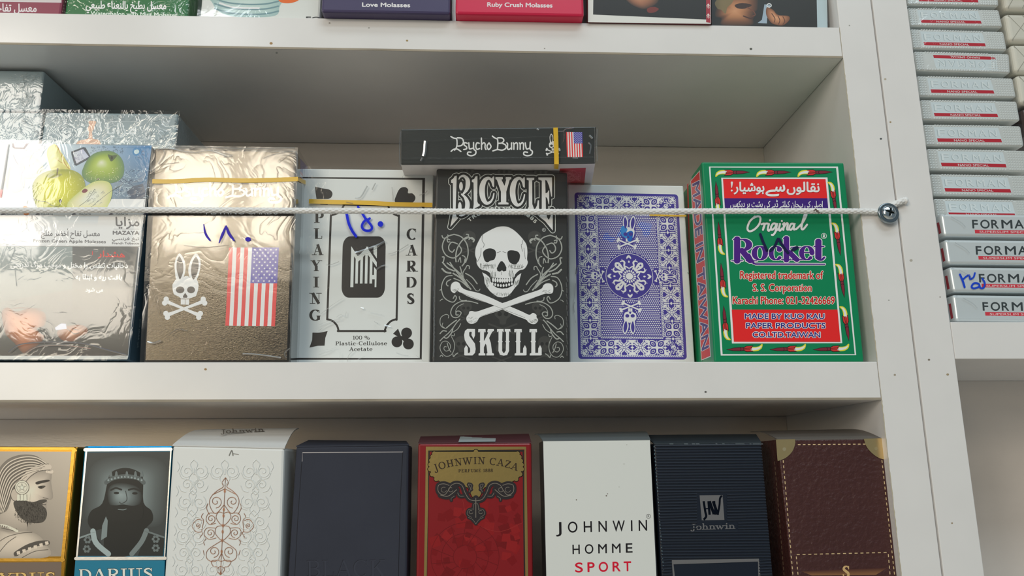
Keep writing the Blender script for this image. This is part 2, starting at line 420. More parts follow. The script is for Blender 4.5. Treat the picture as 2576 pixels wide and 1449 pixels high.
    def F_(s, col, txt, p0, p1, h, up=None, T=.2, t=.05, gap=0.0, outline=None):
        """serif text"""
        prims, W = serif_prims(txt, T, t, gap)
        dx, dy = p1[0] - p0[0], p1[1] - p0[1]; d = math.hypot(dx, dy)
        if up is None: up = (dy / d * h, -dx / d * h)
        M = s.M; sc = d / W
        # draw in a local metric frame (1 = cap height) so stroke widths stay even
        ax = sc / h
        def fn(c):
            s.M2 = s.M
            mm = s.M
            s.M = lambda x, y: mm(p0[0] + dx * x / (W * ax) + up[0] * y, p0[1] + dy * x / (W * ax) + up[1] * y)
            for pts, rnd in prims:
                s.S(c, [(x * ax, y, w * min(1.0, max(ax, .55)) if abs(pts[0][0] - pts[-1][0]) < 1e-6 or len(pts) > 2 else w) for x, y, w in pts], smooth=False, cap=rnd, butt=not rnd)
            s.M = mm
        s._outl(fn, outline, col)
    def build(s, name, m, parent, label=None):
        me = bpy.data.meshes.new(name); org = world_loc(parent)
        me.from_pydata([v - org for v in s.V], [], s.F)
        ca = me.color_attributes.new('ink', 'FLOAT_COLOR', 'CORNER')
        flat = [x for c in s.C for x in c]
        ca.data.foreach_set('color', flat)
        me.materials.append(m); me.update()
        o = link(bpy.data.objects.new(name, me), parent)
        if label: o['label'] = label
        return o
# ---------------------------------------------------------------- materials
LAM = mat('white_laminate', K(210, 208, 206), rough=0.19, spec=0.6, bump=(14, 0.3, 0.5, (1, 1, 1)), var=0.03)
LAMI = mat('inner_laminate', K(204, 203, 202), rough=0.22, spec=0.6, bump=(7, 0.3, 0.9, (1, 1, 1)), var=0.05)
EDGE = mat('board_edge', K(176, 170, 158), rough=0.7, var=0.15)
BACK = mat('back_laminate', K(205, 196, 188), rough=0.22, spec=1.0, bump=(220, 0.25, 0.15, (1, 1, 6)), var=0.04)
INK = mat('gloss_ink', ink=True, rough=0.35, spec=0.4)
INKM = mat('matt_ink', ink=True, rough=0.6, spec=0.25)
INKF = mat('foil_ink', ink=True, rough=0.3, metal=0.85, bump=(500, 0.4, 0.1, (1, 1, 1)))
MARK = mat('marker_ink', ink=True, rough=0.5, spec=0.2)
FILM = film_mat('cellophane', 0.10, 70, 0.5, rough=0.05)
FILMC = film_mat('creased_cellophane', 0.30, 120, 0.8, rough=0.05)
FILMS = film_mat('smooth_cellophane', 0.06, 50, 0.4, rough=0.05)
DARKGAP = mat('dark_inside', K(30, 26, 24), rough=0.9)

# ---------------------------------------------------------------- shelving units (all lengths in fitted units * U)
D = 0.323
ZAT, ZAB, ZBB, XG, XR = 0.4889, 0.4396, -0.04997, 0.05232, 0.1052
def BL(name, x0, x1, y0, y1, z0, z1, m, parent, bevel=0.0003): return block(name, x0 * U, x1 * U, y0 * U, y1 * U, z0 * U, z1 * U, m, parent, bevel)
unit1 = thing('shelving_unit', 'white laminate shelving unit with three deep shelves, its side panel on the right', 'shelf unit', (-0.7 * U, D * U, -0.55 * U))
for z0, z1 in ((ZAB, ZAT), (ZBB, 0.0), (-0.51, -0.46)):
    BL('shelf', -2.0, -0.0006, 0.0, D, z0, z1, LAM, unit1)
for z0, z1 in ((ZAT, ZAT + 0.42), (0.0, ZAB), (-0.46, ZBB)):
    BL('back_panel', -2.0, 0.0, D, D + 0.012, z0, z1, BACK, unit1)
BL('side_panel', 0.0, XG - 0.0012, 0.0, D + 0.012, -0.55, ZAT + 0.42, LAM, unit1)
for zb in (ZAB, ZBB): BL('edge_band', -2.0, -0.0006, -0.0006, 0.0, zb, zb + 0.003, mat('edge_glue', K(150, 140, 124), rough=0.8, var=.3), unit1, 0)
gl_ = Art(front(-0.0003)); gl_.L = 1
for (xa, ya, xb, yb) in ((2121, 148, 2207, 909), (2218, 1008, 2268, 1449), (2112, 69, 2120, 146), (2207, 911, 2218, 1004)):
    n_ = int((yb - ya) / 7); w0 = 2.4 if yb - ya > 100 else 1.2
    gl_.S(K(168, 160, 140), [(xa + (xb - xa) * k / n_ + random.uniform(-.7, .7), ya + (yb - ya) * k / n_, w0 * random.uniform(.4, 1.2)) for k in range(n_ + 1)], smooth=False)
gl_.build('glue_line', INKM, unit1)['kind'] = 'stuff'
unit2 = thing('shelving_unit', 'second white shelving unit at the right edge, holding silver cigarette packs', 'shelf unit', (0.4 * U, D * U, -0.55 * U))
zc1 = front(0).at(2390, 810).z / U; zc0 = front(0).at(2403, 903).z / U
for z0, z1 in ((zc0, zc1), (zc1 + .62, zc1 + .67), (-0.56, -0.51)):
    BL('shelf', XR + 0.0006, 0.95, 0.0, D, z0, z1, LAM, unit2)
for z0, z1 in ((zc1, zc1 + .62), (-0.51, zc0)):
    BL('back_panel', XR, 0.95, D * .82, D * .82 + 0.012, z0, z1, BACK, unit2)
BL('side_panel', XG + 0.0012, XR, 0.0, D + 0.012, -0.55, ZAT + 0.42, LAM, unit2)
def specks(parent, pts):
    a = Art(front(0)); a.L = 3
    for x, y, r, c in pts: a.E(K(*c), x, y, r, r * .8, n=9)
    a.build('wear_marks', INKM, parent)['kind'] = 'stuff'
specks(unit1, [(682, 109, 4, (150, 120, 80)), (1024, 102, 3, (150, 130, 90)), (1889, 123, 3.5, (85, 85, 80)), (696, 133, 3, (70, 70, 65)), (517, 929, 3.5, (150, 120, 80)), (829, 58, 2.5, (150, 145, 140)),
               (1775, 986, 3, (90, 88, 85)), (2216, 349, 3, (80, 85, 85)), (2137, 64, 2, (150, 150, 145)), (928, 70, 2, (150, 150, 145)), (2236, 755, 2, (150, 150, 145)), (2251, 943, 3, (150, 140, 125)), (1370, 122, 1.6, (130, 125, 120))])
specks(unit2, [(2292, 655, 4, (165, 160, 150)), (2227, 199, 3, (170, 160, 140)), (2240, 307, 2.5, (150, 130, 100)), (2337, 905, 3, (120, 112, 100)), (2384, 942, 3.5, (150, 135, 110)), (2395, 1316, 2.5, (150, 135, 115)), (2365, 747, 2, (150, 145, 140))])
fl = mat('floor_tile', K(190, 180, 168), rough=0.35, var=0.08)
tag(block('floor', -3.2, 2.2, -3.2, 0.6, -1.32, -1.30, fl, None, 0), kind='structure')
tag(block('wall_back', -3.2, 2.2, 0.14, 0.2, -1.30, 1.5, mat('wall_paint', K(200, 198, 190), rough=0.8), None, 0), kind='structure')

# ---------------------------------------------------------------- carton builder
def carton(name, label, cat, TL, TR, BR, BLp, Y, depth, m, z0=None, group=None, bevel=0.0005, part='carton', seg=2, taper=0.0):
    pl = front(Y); c = [pl.at(*p) for p in (TL, TR, BR, BLp)]
    if z0 is not None:
        for t, b in ((0, 3), (1, 2)):
            k = (c[t].z - z0 * U) / (c[t].z - c[b].z); c[b] = c[t] + (c[b] - c[t]) * k
    base = (c[2] + c[3]) / 2 + Vector((0, depth * U / 2, 0))
    root = thing(name, label, cat, base, group)
    bk = [p + Vector((0, depth * U, 0)) for p in c]
    hexa(part, c + bk, m, root, bevel, seg)
    return root, pl, c
def xrect(name, label, cat, xl, xr, py, Y, depth, z0, z1, m, group=None, bevel=0.0005, part='carton'):
    """upright carton: px left and right at picture row py; z in units"""
    pl = front(Y); a = pl.at(xl, py).x; b = pl.at(xr, py).x
    c = [Vector((a, Y * U, z1 * U)), Vector((b, Y * U, z1 * U)), Vector((b, Y * U, z0 * U)), Vector((a, Y * U, z0 * U))]
    root = thing(name, label, cat, (c[2] + c[3]) / 2 + Vector((0, depth * U / 2, 0)), group)
    hexa(part, c + [p + Vector((0, depth * U, 0)) for p in c], m, root, bevel)
    return root, pl, c
def wrap(root, c, depth, m, g=0.0006, name='clear_wrap', n=10, amp=0.0):
    """thin clear film shell round the carton, gently crumpled"""
    cx = sum((p for p in c), Vector()) / 4
    fr = []
    for i, p in enumerate(c):
        d = Vector(((1 if p.x > cx.x else -1) * g, -g, (1 if p.z > cx.z else -0.2) * g)); fr.append(p + d)
    bk = [p + Vector((0, depth * U + 2 * g, 0)) for p in fr]
    V = []; F = []
    def face(a, b, cc, d, nrm):
        i0 = len(V)
        for j in range(n + 1):
            for i in range(n + 1):
                u, v = i / n, j / n
                p = (a * (1 - u) + b * u) * (1 - v) + (d * (1 - u) + cc * u) * v
                e = min(u, 1 - u, v, 1 - v)
                p = p + nrm * (amp * random.uniform(0, 1) * (1 if e > 0 else 0))
                V.append(p)
        for j in range(n):
            for i in range(n):
                q = i0 + j * (n + 1) + i; F.append([q, q + n + 1, q + n + 2, q + 1])
    face(fr[0], fr[1], fr[2], fr[3], Vector((0, -1, 0)))
    face(bk[0], fr[0], fr[3], bk[3], Vector((-1, 0, 0)))
    face(fr[1], bk[1], bk[2], fr[2], Vector((1, 0, 0)))
    face(bk[0], bk[1], fr[1], fr[0], Vector((0, 0, 1)))
    return mesh(name, V, F, m, root, smooth=True)
def creases(pl, root, strokes, base=0.0008, crop=None, m=None, relief=0.00025):
    a = Art(pl, base)
    if crop: a.crop(*crop)
    for pts, w in strokes: a.S((1, 1, 1, 1), pts, w, relief=relief)
    a.build('wrap_crease', m or FILMR, root)['kind'] = 'stuff'
FILMR = film_mat('crease_film', 0.1, 60, 0.3, rough=0.25, tint=(1, 1, 1, 1), flat=0.45)

# ---------------------------------------------------------------- shared emblems
W_ = K(222, 224, 222); BK = K(38, 36, 34); NAVY = K(60, 52, 130)
def bone(a, col, p0, p1, w, r, knob=0.62):
    dx, dy = p1[0] - p0[0], p1[1] - p0[1]; d = math.hypot(dx, dy); dx /= d; dy /= d
    a.S(col, [(p0[0], p0[1], w * 1.25), (p0[0] + dx * d * .2, p0[1] + dy * d * .2, w * .95), ((p0[0] + p1[0]) / 2, (p0[1] + p1[1]) / 2, w * .85),
              (p1[0] - dx * d * .2, p1[1] - dy * d * .2, w * .95), (p1[0], p1[1], w * 1.25)], cap=False)
    for (x, y), s in ((p0, -1), (p1, 1)):
        for k in (-1, 1):
            a.E(col, x - dy * k * r * .75 + dx * s * r * .3, y + dx * k * r * .75 + dy * s * r * .3, r, n=14)
def rabbit_emblem(a, col, dark):
    """rabbit-eared skull over crossed bones, local frame about 280..860 x 38..860"""
    L0 = a.L
    a.PS(col, [(505, 38), (545, 75), (575, 140), (583, 230), (568, 310), (545, 365), (500, 385), (464, 365), (450, 270), (445, 170), (468, 88)])
    a.PS(col, [(715, 38), (753, 75), (772, 140), (768, 220), (750, 300), (725, 360), (690, 385), (650, 372), (625, 310), (618, 230), (640, 145), (675, 75)])
    a.P(col, [(575, 323), (615, 322), (640, 352), (722, 358), (740, 398), (748, 440), (740, 500), (715, 575), (670, 590), (630, 606), (525, 606), (505, 585), (435, 550), (420, 490), (418, 430), (440, 392), (465, 360), (545, 352)])
    bone(a, col, (340, 640), (750, 812), 40, 34); bone(a, col, (805, 640), (355, 812), 40, 34)
    a.R(col, 523, 613, 575, 680); a.R(col, 580, 613, 629, 682)
    a.L = L0 + 1
    a.PS(dark, [(505, 75), (530, 110), (552, 170), (555, 250), (540, 310), (512, 362), (490, 310), (472, 240), (472, 160), (485, 105)])
    a.PS(dark, [(714, 75), (740, 120), (748, 190), (735, 270), (710, 330), (682, 365), (660, 320), (652, 240), (665, 160), (690, 105)])
    a.E(dark, 515, 495, 53, 43); a.E(dark, 652, 495, 50, 43)
    a.P(dark, [(578, 533), (608, 575), (600, 594), (555, 594), (550, 575)])
    a.L = L0
def star(a, col, x, y, r):
    a.P(col, [(x + (r if i % 2 == 0 else r * .4) * math.sin(i * PI / 5), y - (r if i % 2 == 0 else r * .4) * math.cos(i * PI / 5)) for i in range(10)])
def hflag(a, q, rows=9, sr=.026):
    """flag hung on end: stripes upright, canton top right. q: TL TR BR BL"""
    M = a.M
    def bil(u, v): 
        x = (q[0][0] * (1 - u) + q[1][0] * u) * (1 - v) + (q[3][0] * (1 - u) + q[2][0] * u) * v
        y = (q[0][1] * (1 - u) + q[1][1] * u) * (1 - v) + (q[3][1] * (1 - u) + q[2][1] * u) * v
        return M(x, y)
    a.M = bil; L0 = a.L
    for i in range(13): a.R(K(214, 62, 62) if i % 2 == 0 else K(222, 222, 226), i / 13, 0, (i + 1) / 13, 1)
    a.L = L0 + 1; a.R(K(82, 76, 160), 6 / 13, 0, 1, .455); a.L = L0 + 2
    n = 0
    for r in range(11):
        for c in range(5 if r % 2 == 0 else 4):
            u = 6 / 13 + (7 / 13) * ((c + .5) / 5 + (0 if r % 2 == 0 else .1)); v = .455 * (r + .7) / 11.4
            a.P(K(225, 225, 230), [(u + (1 if i % 2 == 0 else .4) * sr * math.sin(i * PI / 5), v - (1 if i % 2 == 0 else .4) * sr * .62 * math.cos(i * PI / 5)) for i in range(10)])
    a.M = M; a.L = L0
def swirl(a, col, cx, cy, r0, r1, a0, turns, w0, w1, n=26, sx=1, **k):
    pts = []
    for i in range(n + 1):
        t = i / n; r = r0 + (r1 - r0) * t; an = math.radians(a0) + 2 * PI * turns * t
        pts.append((cx + sx * r * math.cos(an), cy + r * math.sin(an), w0 + (w1 - w0) * t))
    a.S(col, pts, smooth=False, **k)

# ================================================================= MIDDLE SHELF
# ---- rocket card box (green)
GREEN = mat('green_card', K(8, 122, 78), rough=0.3, spec=0.5)
def green_box(Y, label, TL=(1765, 407), TR=(2123, 409), BR=(2174, 909), BLp=(1797, 909), depth=.055):
    return carton('playing_card_box', label, 'card box', TL, TR, BR, BLp, Y, depth, GREEN, 0.0, 'green playing card boxes', 0.0008, seg=3)
gb, gpl, gc = green_box(0.004, 'green card box with a red arrow border, front box beside the side panel')
a = Art(gpl)
E_ = (1720, 390, 5.367); F_ = (1720, 650, 4.954)
WH = K(225, 232, 222)
def e2(x, y): return (E_[0] + x / E_[2], E_[1] + y / E_[2])
def f2(x, y): return (F_[0] + x / F_[2], F_[1] + y / F_[2])
oTL, oTR, oBR, oBL = e2(350, 162), e2(2070, 165), f2(2140, 1200), f2(473, 1202)
a.S(WH, [oTL, oTR, oBR, oBL], 3.6, closed=True, smooth=False)
iTL, iTR, iBR, iBL = e2(518, 313), e2(1925, 313), f2(1965, 1050), f2(615, 1050)
a.S(WH, [iTL, iTR, iBR, iBL], 4.2, closed=True, smooth=False)
def sideplane(c, k):
    n = (c[3] - c[0]).cross(Vector((0, 1, 0))) if k == 'L' else (c[2] - c[1]).cross(Vector((0, 1, 0)))
    n.normalize()
    if (n.x > 0) == (k == 'L'): n = -n
    return Plane(c[0] if k == 'L' else c[1], n)
def lerp(p, q, t): return (p[0] + (q[0] - p[0]) * t, p[1] + (q[1] - p[1]) * t)
def inner(v0, v1, col):
    a.P(col, [lerp(iTL, iBL, v0), lerp(iTR, iBR, v0), lerp(iTR, iBR, v1), lerp(iTL, iBL, v1)])
H_ = iBL[1] - iTL[1]
vr = (e2(0, 583)[1] - iTL[1]) / H_; vp = (e2(0, 760)[1] - iTL[1]) / H_; vb = (f2(0, 638)[1] - iTL[1]) / H_
a.L = 2
RED = K(215, 38, 38); PUR = K(58, 30, 112)
def innr(v0, v1, col, e=2.1):
    l0, r0, l1, r1 = lerp(iTL, iBL, v0), lerp(iTR, iBR, v0), lerp(iTL, iBL, v1), lerp(iTR, iBR, v1)
    a.P(col, [(l0[0] + e, l0[1]), (r0[0] - e, r0[1]), (r1[0] - e, r1[1]), (l1[0] + e, l1[1])])
innr(2.1 / H_, vr, RED); innr(vr, vp, PUR); innr(vb, 1 - 2.1 / H_, RED)
a.L = 5; a.crop(*E_)
# urdu headline
SH = K(150, 34, 34)
for c_, dx, dy, L in ((SH, 5, 5, 4), (K(232, 232, 232), 0, 0, 5)):
    a.L = L
    a.T(c_, arabic('نقالوں'), (1395 + dx, 492 + dy), (1830 + dx, 497 + dy), 128, bold=5)
    a.T(c_, arabic('سے'), (1110 + dx, 488 + dy), (1365 + dx, 490 + dy), 150, bold=6)
    a.T(c_, arabic('ہوشیار'), (680 + dx, 488 + dy), (1085 + dx, 492 + dy), 122, bold=5)
    a.S(c_, [(650 + dx, 372 + dy, 30), (648 + dx, 440 + dy, 8)], smooth=False); a.E(c_, 648 + dx, 480 + dy, 13)
a.L = 5
a.T(K(225, 225, 228), arabic('اصلی کی پہچان کیلئے ڈبے کی پشت پر دیکھیں'), (630, 700), (1875, 705), 82, bold=1.5)
# Original
def script(a, col, e, w=27):
    for pts in ([(960, 830), (890, 900), (860, 990), (890, 1030), (960, 1000), (1020, 930), (1035, 850), (1000, 828), (940, 850)],
                [(1050, 935), (1085, 925), (1090, 950), (1070, 1010)], [(1075, 985), (1100, 930), (1135, 925)],
                [(1150, 930), (1135, 1000), (1150, 1022), (1180, 990)], [(1165, 880), (1166, 882)],
                [(1250, 930), (1210, 925), (1180, 970), (1190, 1010), (1230, 980), (1258, 925), (1240, 1030), (1210, 1075), (1190, 1078)], [(1238, 1030), (1290, 985)],
                [(1300, 930), (1285, 1000), (1300, 1020), (1330, 990)], [(1325, 890), (1326, 892)],
                [(1340, 935), (1355, 925), (1345, 1010)], [(1348, 980), (1385, 925), (1405, 930), (1395, 1000), (1420, 1005)],
                [(1490, 930), (1450, 930), (1425, 985), (1445, 1010), (1480, 970), (1495, 925), (1485, 1000), (1510, 1000)],
                [(1520, 1000), (1600, 920), (1650, 830), (1655, 795), (1635, 800), (1600, 920), (1590, 990), (1615, 1000), (1665, 940)]):
        a.S(col, pts, w + e)
a.L = 5; script(a, SH if False else K(60, 90, 70), 7); a.L = 6; script(a, K(215, 220, 218), 0)
a.ring(K(225, 230, 220), 1892, 1093, 36, 36, 6); a.F_(K(225, 230, 220), 'R', (1874, 1113), (1912, 1113), 42, T=.24, t=.12)
# Rocket
def rocket_word(col, e, L):
    a.L = L
    h = 300
    for ch, x0, x1, hh, y0 in (('R', 640, 955, 305, 1435), ('o', 925, 1130, 285, 1418), ('c', 1150, 1318, 285, 1418), ('k', 1325, 1570, 285, 1420), ('e', 1565, 1745, 285, 1418), ('t', 1745, 1915, 290, 1420)):
        pr, W = serif_prims(ch, T=.21, t=.04); M = a.M
        sx = (x1 - x0) / (W)
        a.M = lambda x, y, x0=x0, y0=y0, hh=hh, sx=sx, W=W: M(x0 + x * sx, y0 - y * hh)
        for pts, rnd in pr:
            a.S(col, [(x, y, w + e / hh) for x, y, w in pts], smooth=False, cap=True)
        a.M = M
    a.S(col, [(880, 1350, 42 + e), (945, 1462, 30 + e), (970, 1472, 20 + e), (1905, 1475, 16 + e)], smooth=False)
rocket_word(K(228, 228, 225), 17, 7); rocket_word(K(72, 28, 122), 0, 8)
# trademark lines and maker's block
a.L = 6; a.crop(*F_); CR1 = K(190, 32, 28); OL = (K(240, 215, 200), 6)
for tx, x0, x1, y, h in (('Registered trademark of', 705, 1735, 252, 96), ('S. S. Corporation', 862, 1592, 408, 92), ('Karachi Phone: 021-32426669', 612, 1880, 566, 92)):
    a.T(CR1, tx, (x0, y), (x1, y + 2), h, outline=OL, bold=2.5)
for tx, x0, x1, y in (('MADE BY KUO KAU', 762, 1752, 752), ('PAPER PRODUCTS', 778, 1765, 868), ('CO.LTD.TAIWAN', 860, 1700, 982)):
    a.T(K(45, 38, 120), tx, (x0, y), (x1, y + 2), 66, outline=(K(235, 225, 235), 7), bold=2)
# rocket border
def rocket(p0, p1):
    """p0 flame tip end, p1 nose; px"""
    dx, dy = p1[0] - p0[0], p1[1] - p0[1]
    a.affine(p0, (dx, dy), (-dy, dx))
    a.L = 5
    a.PS(K(225, 205, 55), [(0, .10), (.03, .0), (.12, -.06), (.22, -.075), (.34, -.06), (.34, .04), (.2, .045), (.1, .06), (.03, .115)], 3)
    a.P(K(40, 25, 25), [(.25, -.085), (.45, -.085), (.52, -.05), (.62, -.055), (.8, -.045), (1.01, 0), (.8, .045), (.62, .055), (.52, .05), (.45, .085), (.25, .085), (.3, .04), (.27, 0), (.31, -.04)])
    a.L = 6
    a.PS(K(235, 225, 215), [(.03, .07), (.07, .005), (.15, -.035), (.33, -.045), (.33, .02), (.2, .02), (.1, .04)], 3)
    a.L = 7
    a.P(K(196, 52, 48), [(.28, -.07), (.44, -.07), (.51, -.035), (.51, .035), (.44, .07), (.28, .07), (.33, .03), (.3, 0), (.34, -.03)])
    a.P(K(118, 38, 52), [(.53, -.035), (.62, -.04), (.8, -.032), (.98, 0), (.8, .032), (.62, .04), (.53, .035)])
    a.L = 8
    a.S(K(40, 25, 25), [(.3, -.02), (.5, -.012)], .012, smooth=False); a.S(K(40, 25, 25), [(.3, .022), (.5, .014)], .012, smooth=False); a.S(K(40, 25, 25), [(.62, -.04), (.6, 0), (.62, .04)], .014)
for p0, p1 in ((e2(425, 240), e2(895, 230)), (e2(977, 240), e2(1452, 230)), (e2(1535, 240), e2(2010, 228)),
               (e2(474, 800), e2(433, 352)), (e2(505, 1350), e2(467, 898)), (f2(502, 490), f2(463, 57)), (f2(535, 1025), f2(497, 588)),
               (e2(1990, 355), e2(2062, 795)), (e2(2045, 905), e2(2117, 1358)), (f2(1937, 62), f2(2003, 490)), (f2(1990, 590), f2(2060, 1028)),
               (f2(985, 1120), f2(533, 1137)), (f2(1525, 1120), f2(1072, 1137)), (f2(2065, 1118), f2(1610, 1137))):
    rocket(p0, p1)
a.build('printed_front', INK, gb)
a = Art(gpl, 0.0003); a.crop(*E_); a.L = 1
IN = K(22, 26, 62)
a.S(IN, [(1035, 1070), (1075, 1180), (1125, 1290)], 36, smooth=False); a.S(IN, [(1170, 1290), (1230, 1230), (1275, 1130), (1310, 1180), (1360, 1260), (1410, 1320)], 36, n=3)
a.S(IN, [(1470, 1280), (1530, 1250)], 44, smooth=False)
a.build('handwritten_price', MARK, gb, 'dark blue handwritten price')
# left side
spl = sideplane(gc, 'L'); sd = Art(spl); sd.L = 1
sd.P(K(225, 225, 215), [e2(90, 350), e2(217, 205), f2(337, 1225), f2(218, 1272)]); sd.L = 2
sd.P(K(200, 48, 48), [e2(97, 352), e2(211, 222), f2(330, 1215), f2(223, 1262)])
sd.L = 4
p0 = e2(165, 385); p1 = f2(275, 1150)
tA = [lerp(p0, p1, t) for t in (0, 1)]
sd.T(K(60, 42, 118), 'MADE IN TAIWAN', e2(120, 395), f2(228, 1150), 17.5, up=(17.0, -9), outline=(K(228, 222, 225), 1.3), bold=.8)
sd.build('printed_side', INK, gb)
gb2, gpl2, gc2 = carton('playing_card_box', 'green card box hidden behind the front one, only its edge showing', 'card box', (1742, 452), (2095, 452), (2140, 900), (1764, 900), 0.066, .055, GREEN, 0.0, 'green playing card boxes', 0.0008)
sp2 = Art(sideplane(gc2, 'L')); sp2.P(K(200, 48, 48), [e2(45, 400), e2(62, 378), f2(112, 1200), f2(95, 1200)]); sp2.build('printed_side', INK, gb2)

# ---- Bicycle box (black skull)
BLACKC = mat('black_card', K(42, 41, 39), rough=0.35, spec=0.5, bump=(160, 0.15, 0.2, (1, 1, 1)))
bb, bpl, bc = carton('playing_card_box', 'black card box with a large white skull and crossed bones', 'card box', (1098, 425), (1427, 434), (1433, 908), (1088, 908), 0.003, .052, BLACKC, 0.0, None, 0.0007)
a = Art(bpl); A_ = (1080, 410, 5.797); B_ = (1080, 660, 5.572)
def aa(x, y): return (A_[0] + x / A_[2], A_[1] + y / A_[2])
def ab(x, y): return (B_[0] + x / B_[2], B_[1] + y / B_[2])
GY = K(205, 208, 204); BB = K(40, 39, 37)
# faint tone-on-tone skulls
a.L = 1; a.px(); FT = K(62, 61, 58)
def faint(cx, cy, s):
    a.PS(FT, [(cx, cy - 22 * s), (cx + 16 * s, cy - 14 * s), (cx + 18 * s, cy + 2 * s), (cx + 8 * s, cy + 12 * s), (cx + 6 * s, cy + 22 * s), (cx - 6 * s, cy + 22 * s), (cx - 8 * s, cy + 12 * s), (cx - 18 * s, cy + 2 * s), (cx - 16 * s, cy - 14 * s)], 3)
    a.L = 2; a.E(BB, cx - 7 * s, cy, 5 * s, n=10); a.E(BB, cx + 7 * s, cy, 5 * s, n=10); a.L = 1
    a.S(FT, [(cx - 30 * s, cy + 22 * s), (cx + 30 * s, cy + 44 * s)], 4 * s, smooth=False); a.S(FT, [(cx + 30 * s, cy + 22 * s), (cx - 30 * s, cy + 44 * s)], 4 * s, smooth=False)
for cx, cy, s in ((1265, 790, 1.15), (1175, 430, .9), (1268, 432, .9), (1360, 434, .9), (1172, 775, .8), (1353, 775, .8), (1160, 865, .9), (1370, 865, .9), (1262, 880, .8), (1180, 600, .9), (1345, 600, .9)): faint(cx, cy, s)
a.crop(*A_)
Cst = [(925, 335, 12), (912, 262, 32), (870, 222, 40), (815, 245, 60), (778, 320, 78), (768, 420, 82), (787, 525, 72), (833, 585, 50), (888, 570, 34), (925, 515, 24), (942, 445, 18)]
def letters(fn):
    fn('P', [(400, 182), (370, 190), (350, 225), (318, 248), (318, 288), (343, 293), (345, 730), (305, 935), (425, 800), (395, 780), (383, 700), (392, 420)])
    fn('S', [(432, 235, 14), (455, 200, 26), (505, 190, 38), (553, 235, 58), (562, 310, 66), (545, 385, 52), (505, 440, 30), (480, 470, 22)])
    fn('S', [(470, 455, 20), (520, 500, 40), (553, 570, 62), (552, 650, 66), (525, 720, 54), (475, 762, 34), (440, 765, 18)])
    fn('E', (462, 340, 27, 62)); fn('E', (445, 640, 26, 70))
    fn('P', [(702, 190), (672, 196), (655, 232), (622, 245), (620, 278), (645, 285), (648, 600), (638, 672), (735, 625), (735, 602), (712, 590), (700, 560)])
    fn('S', Cst); fn('P', [(903, 232), (932, 195), (945, 200), (945, 350), (930, 350), (915, 290)])
    fn('P', [(965, 205), (1070, 205), (1072, 235), (1050, 242), (1097, 335), (1122, 242), (1112, 235), (1115, 205), (1195, 205), (1195, 235), (1172, 245), (1122, 420), (1122, 570), (1155, 582), (1155, 605), (1005, 605), (1005, 582), (1045, 570), (1045, 420), (985, 245), (965, 235)])
    fn('S', [(x + 447, 205 + (y - 205) * 1.07, w) for x, y, w in Cst]); fn('P', [(x + 447, y + 10) for x, y in [(903, 232), (932, 195), (945, 200), (945, 350), (930, 350), (915, 290)]])
    fn('P', [(1420, 215), (1530, 215), (1530, 245), (1500, 255), (1502, 600), (1535, 690), (1570, 620), (1582, 545), (1600, 545), (1600, 770), (1430, 672), (1450, 640), (1450, 255), (1420, 245)])
    fn('P', [(1590, 210), (1790, 210), (1790, 490), (1778, 490), (1748, 340), (1715, 258), (1690, 248), (1695, 440), (1722, 432), (1738, 400), (1748, 400), (1748, 600), (1738, 600), (1722, 520), (1697, 492), (1700, 700), (1716, 790), (1742, 832), (1770, 770), (1788, 670), (1800, 680), (1800, 985), (1755, 930), (1690, 850), (1600, 780), (1640, 700), (1640, 258), (1590, 240)])
for col, e, L in ((GY, 42, 3), (BB, 33, 4), (K(226, 228, 226), 0, 5)):
    a.L = L
    def fn(k, d):
        if k == 'P': a.PO(col, d, e)
        elif k == 'S': a.S(col, [(x, y, w + 2 * e) for x, y, w in d])
        else: a.E(col, d[0], d[1], d[2] + e, d[3] + e)
    letters(fn)
a.L = 3
a.TA(GY, 'TRUSTED SINCE 1885', [(575, 865), (680, 790), (850, 710), (1060, 680), (1280, 712), (1440, 790), (1545, 885)], 48, bold=3)
a.ring(GY, 1672, 975, 25, 25, 4); a.T(GY, 'R', (1661, 988), (1683, 988), 26)
# skull
a.px(); a.L = 6; SKW = K(224, 227, 226); LN = K(70, 70, 68)
cran = [aa(1060, 925), aa(1150, 935), aa(1240, 985), aa(1320, 1060), aa(1370, 1120), aa(1415, 1190), aa(1430, 1290), aa(1425, 1400), ab(1380, 0), ab(1362, 50), ab(1325, 95), ab(1262, 112), ab(1205, 165), ab(1175, 215), ab(1020, 222), ab(880, 205), ab(850, 150), ab(800, 118), ab(745, 105), ab(700, 75), ab(665, 15), aa(690, 1410), aa(670, 1340), aa(675, 1250), aa(700, 1180), aa(735, 1110), aa(775, 1050), aa(860, 995), aa(970, 942)]
a.PS(LN, [((x - 1265) * 1.02 + 1265, (y - 640) * 1.015 + 640) for x, y in cran], 4)
mand = [(740, 140), (768, 210), (775, 290), (805, 345), (850, 405), (905, 450), (960, 485), (1030, 492), (1095, 475), (1150, 425), (1205, 350), (1252, 300), (1268, 230), (1290, 150), (1235, 188), (1200, 235), (1178, 320), (1100, 362), (1020, 368), (950, 358), (885, 315), (862, 255), (840, 205), (790, 165)]
a.L = 7; a.PS(SKW, cran, 4); a.P(SKW, [ab(*p) for p in mand])
a.L = 8
a.PS(BB, [aa(*p) for p in [(785, 1300), (830, 1257), (895, 1245), (958, 1272), (972, 1330), (948, 1405), (892, 1425), (850, 1447), (812, 1430), (790, 1370)]])
a.PS(BB, [aa(*p) for p in [(1138, 1310), (1170, 1275), (1240, 1277), (1295, 1297), (1322, 1345), (1312, 1415), (1285, 1455), (1255, 1480), (1190, 1462), (1152, 1410)]])
a.P(BB, [ab(*p) for p in [(975, 20), (1000, -15), (1025, -15), (1050, 10), (1080, 70), (1078, 118), (1040, 128), (1018, 112), (990, 130), (955, 122), (945, 85)]])
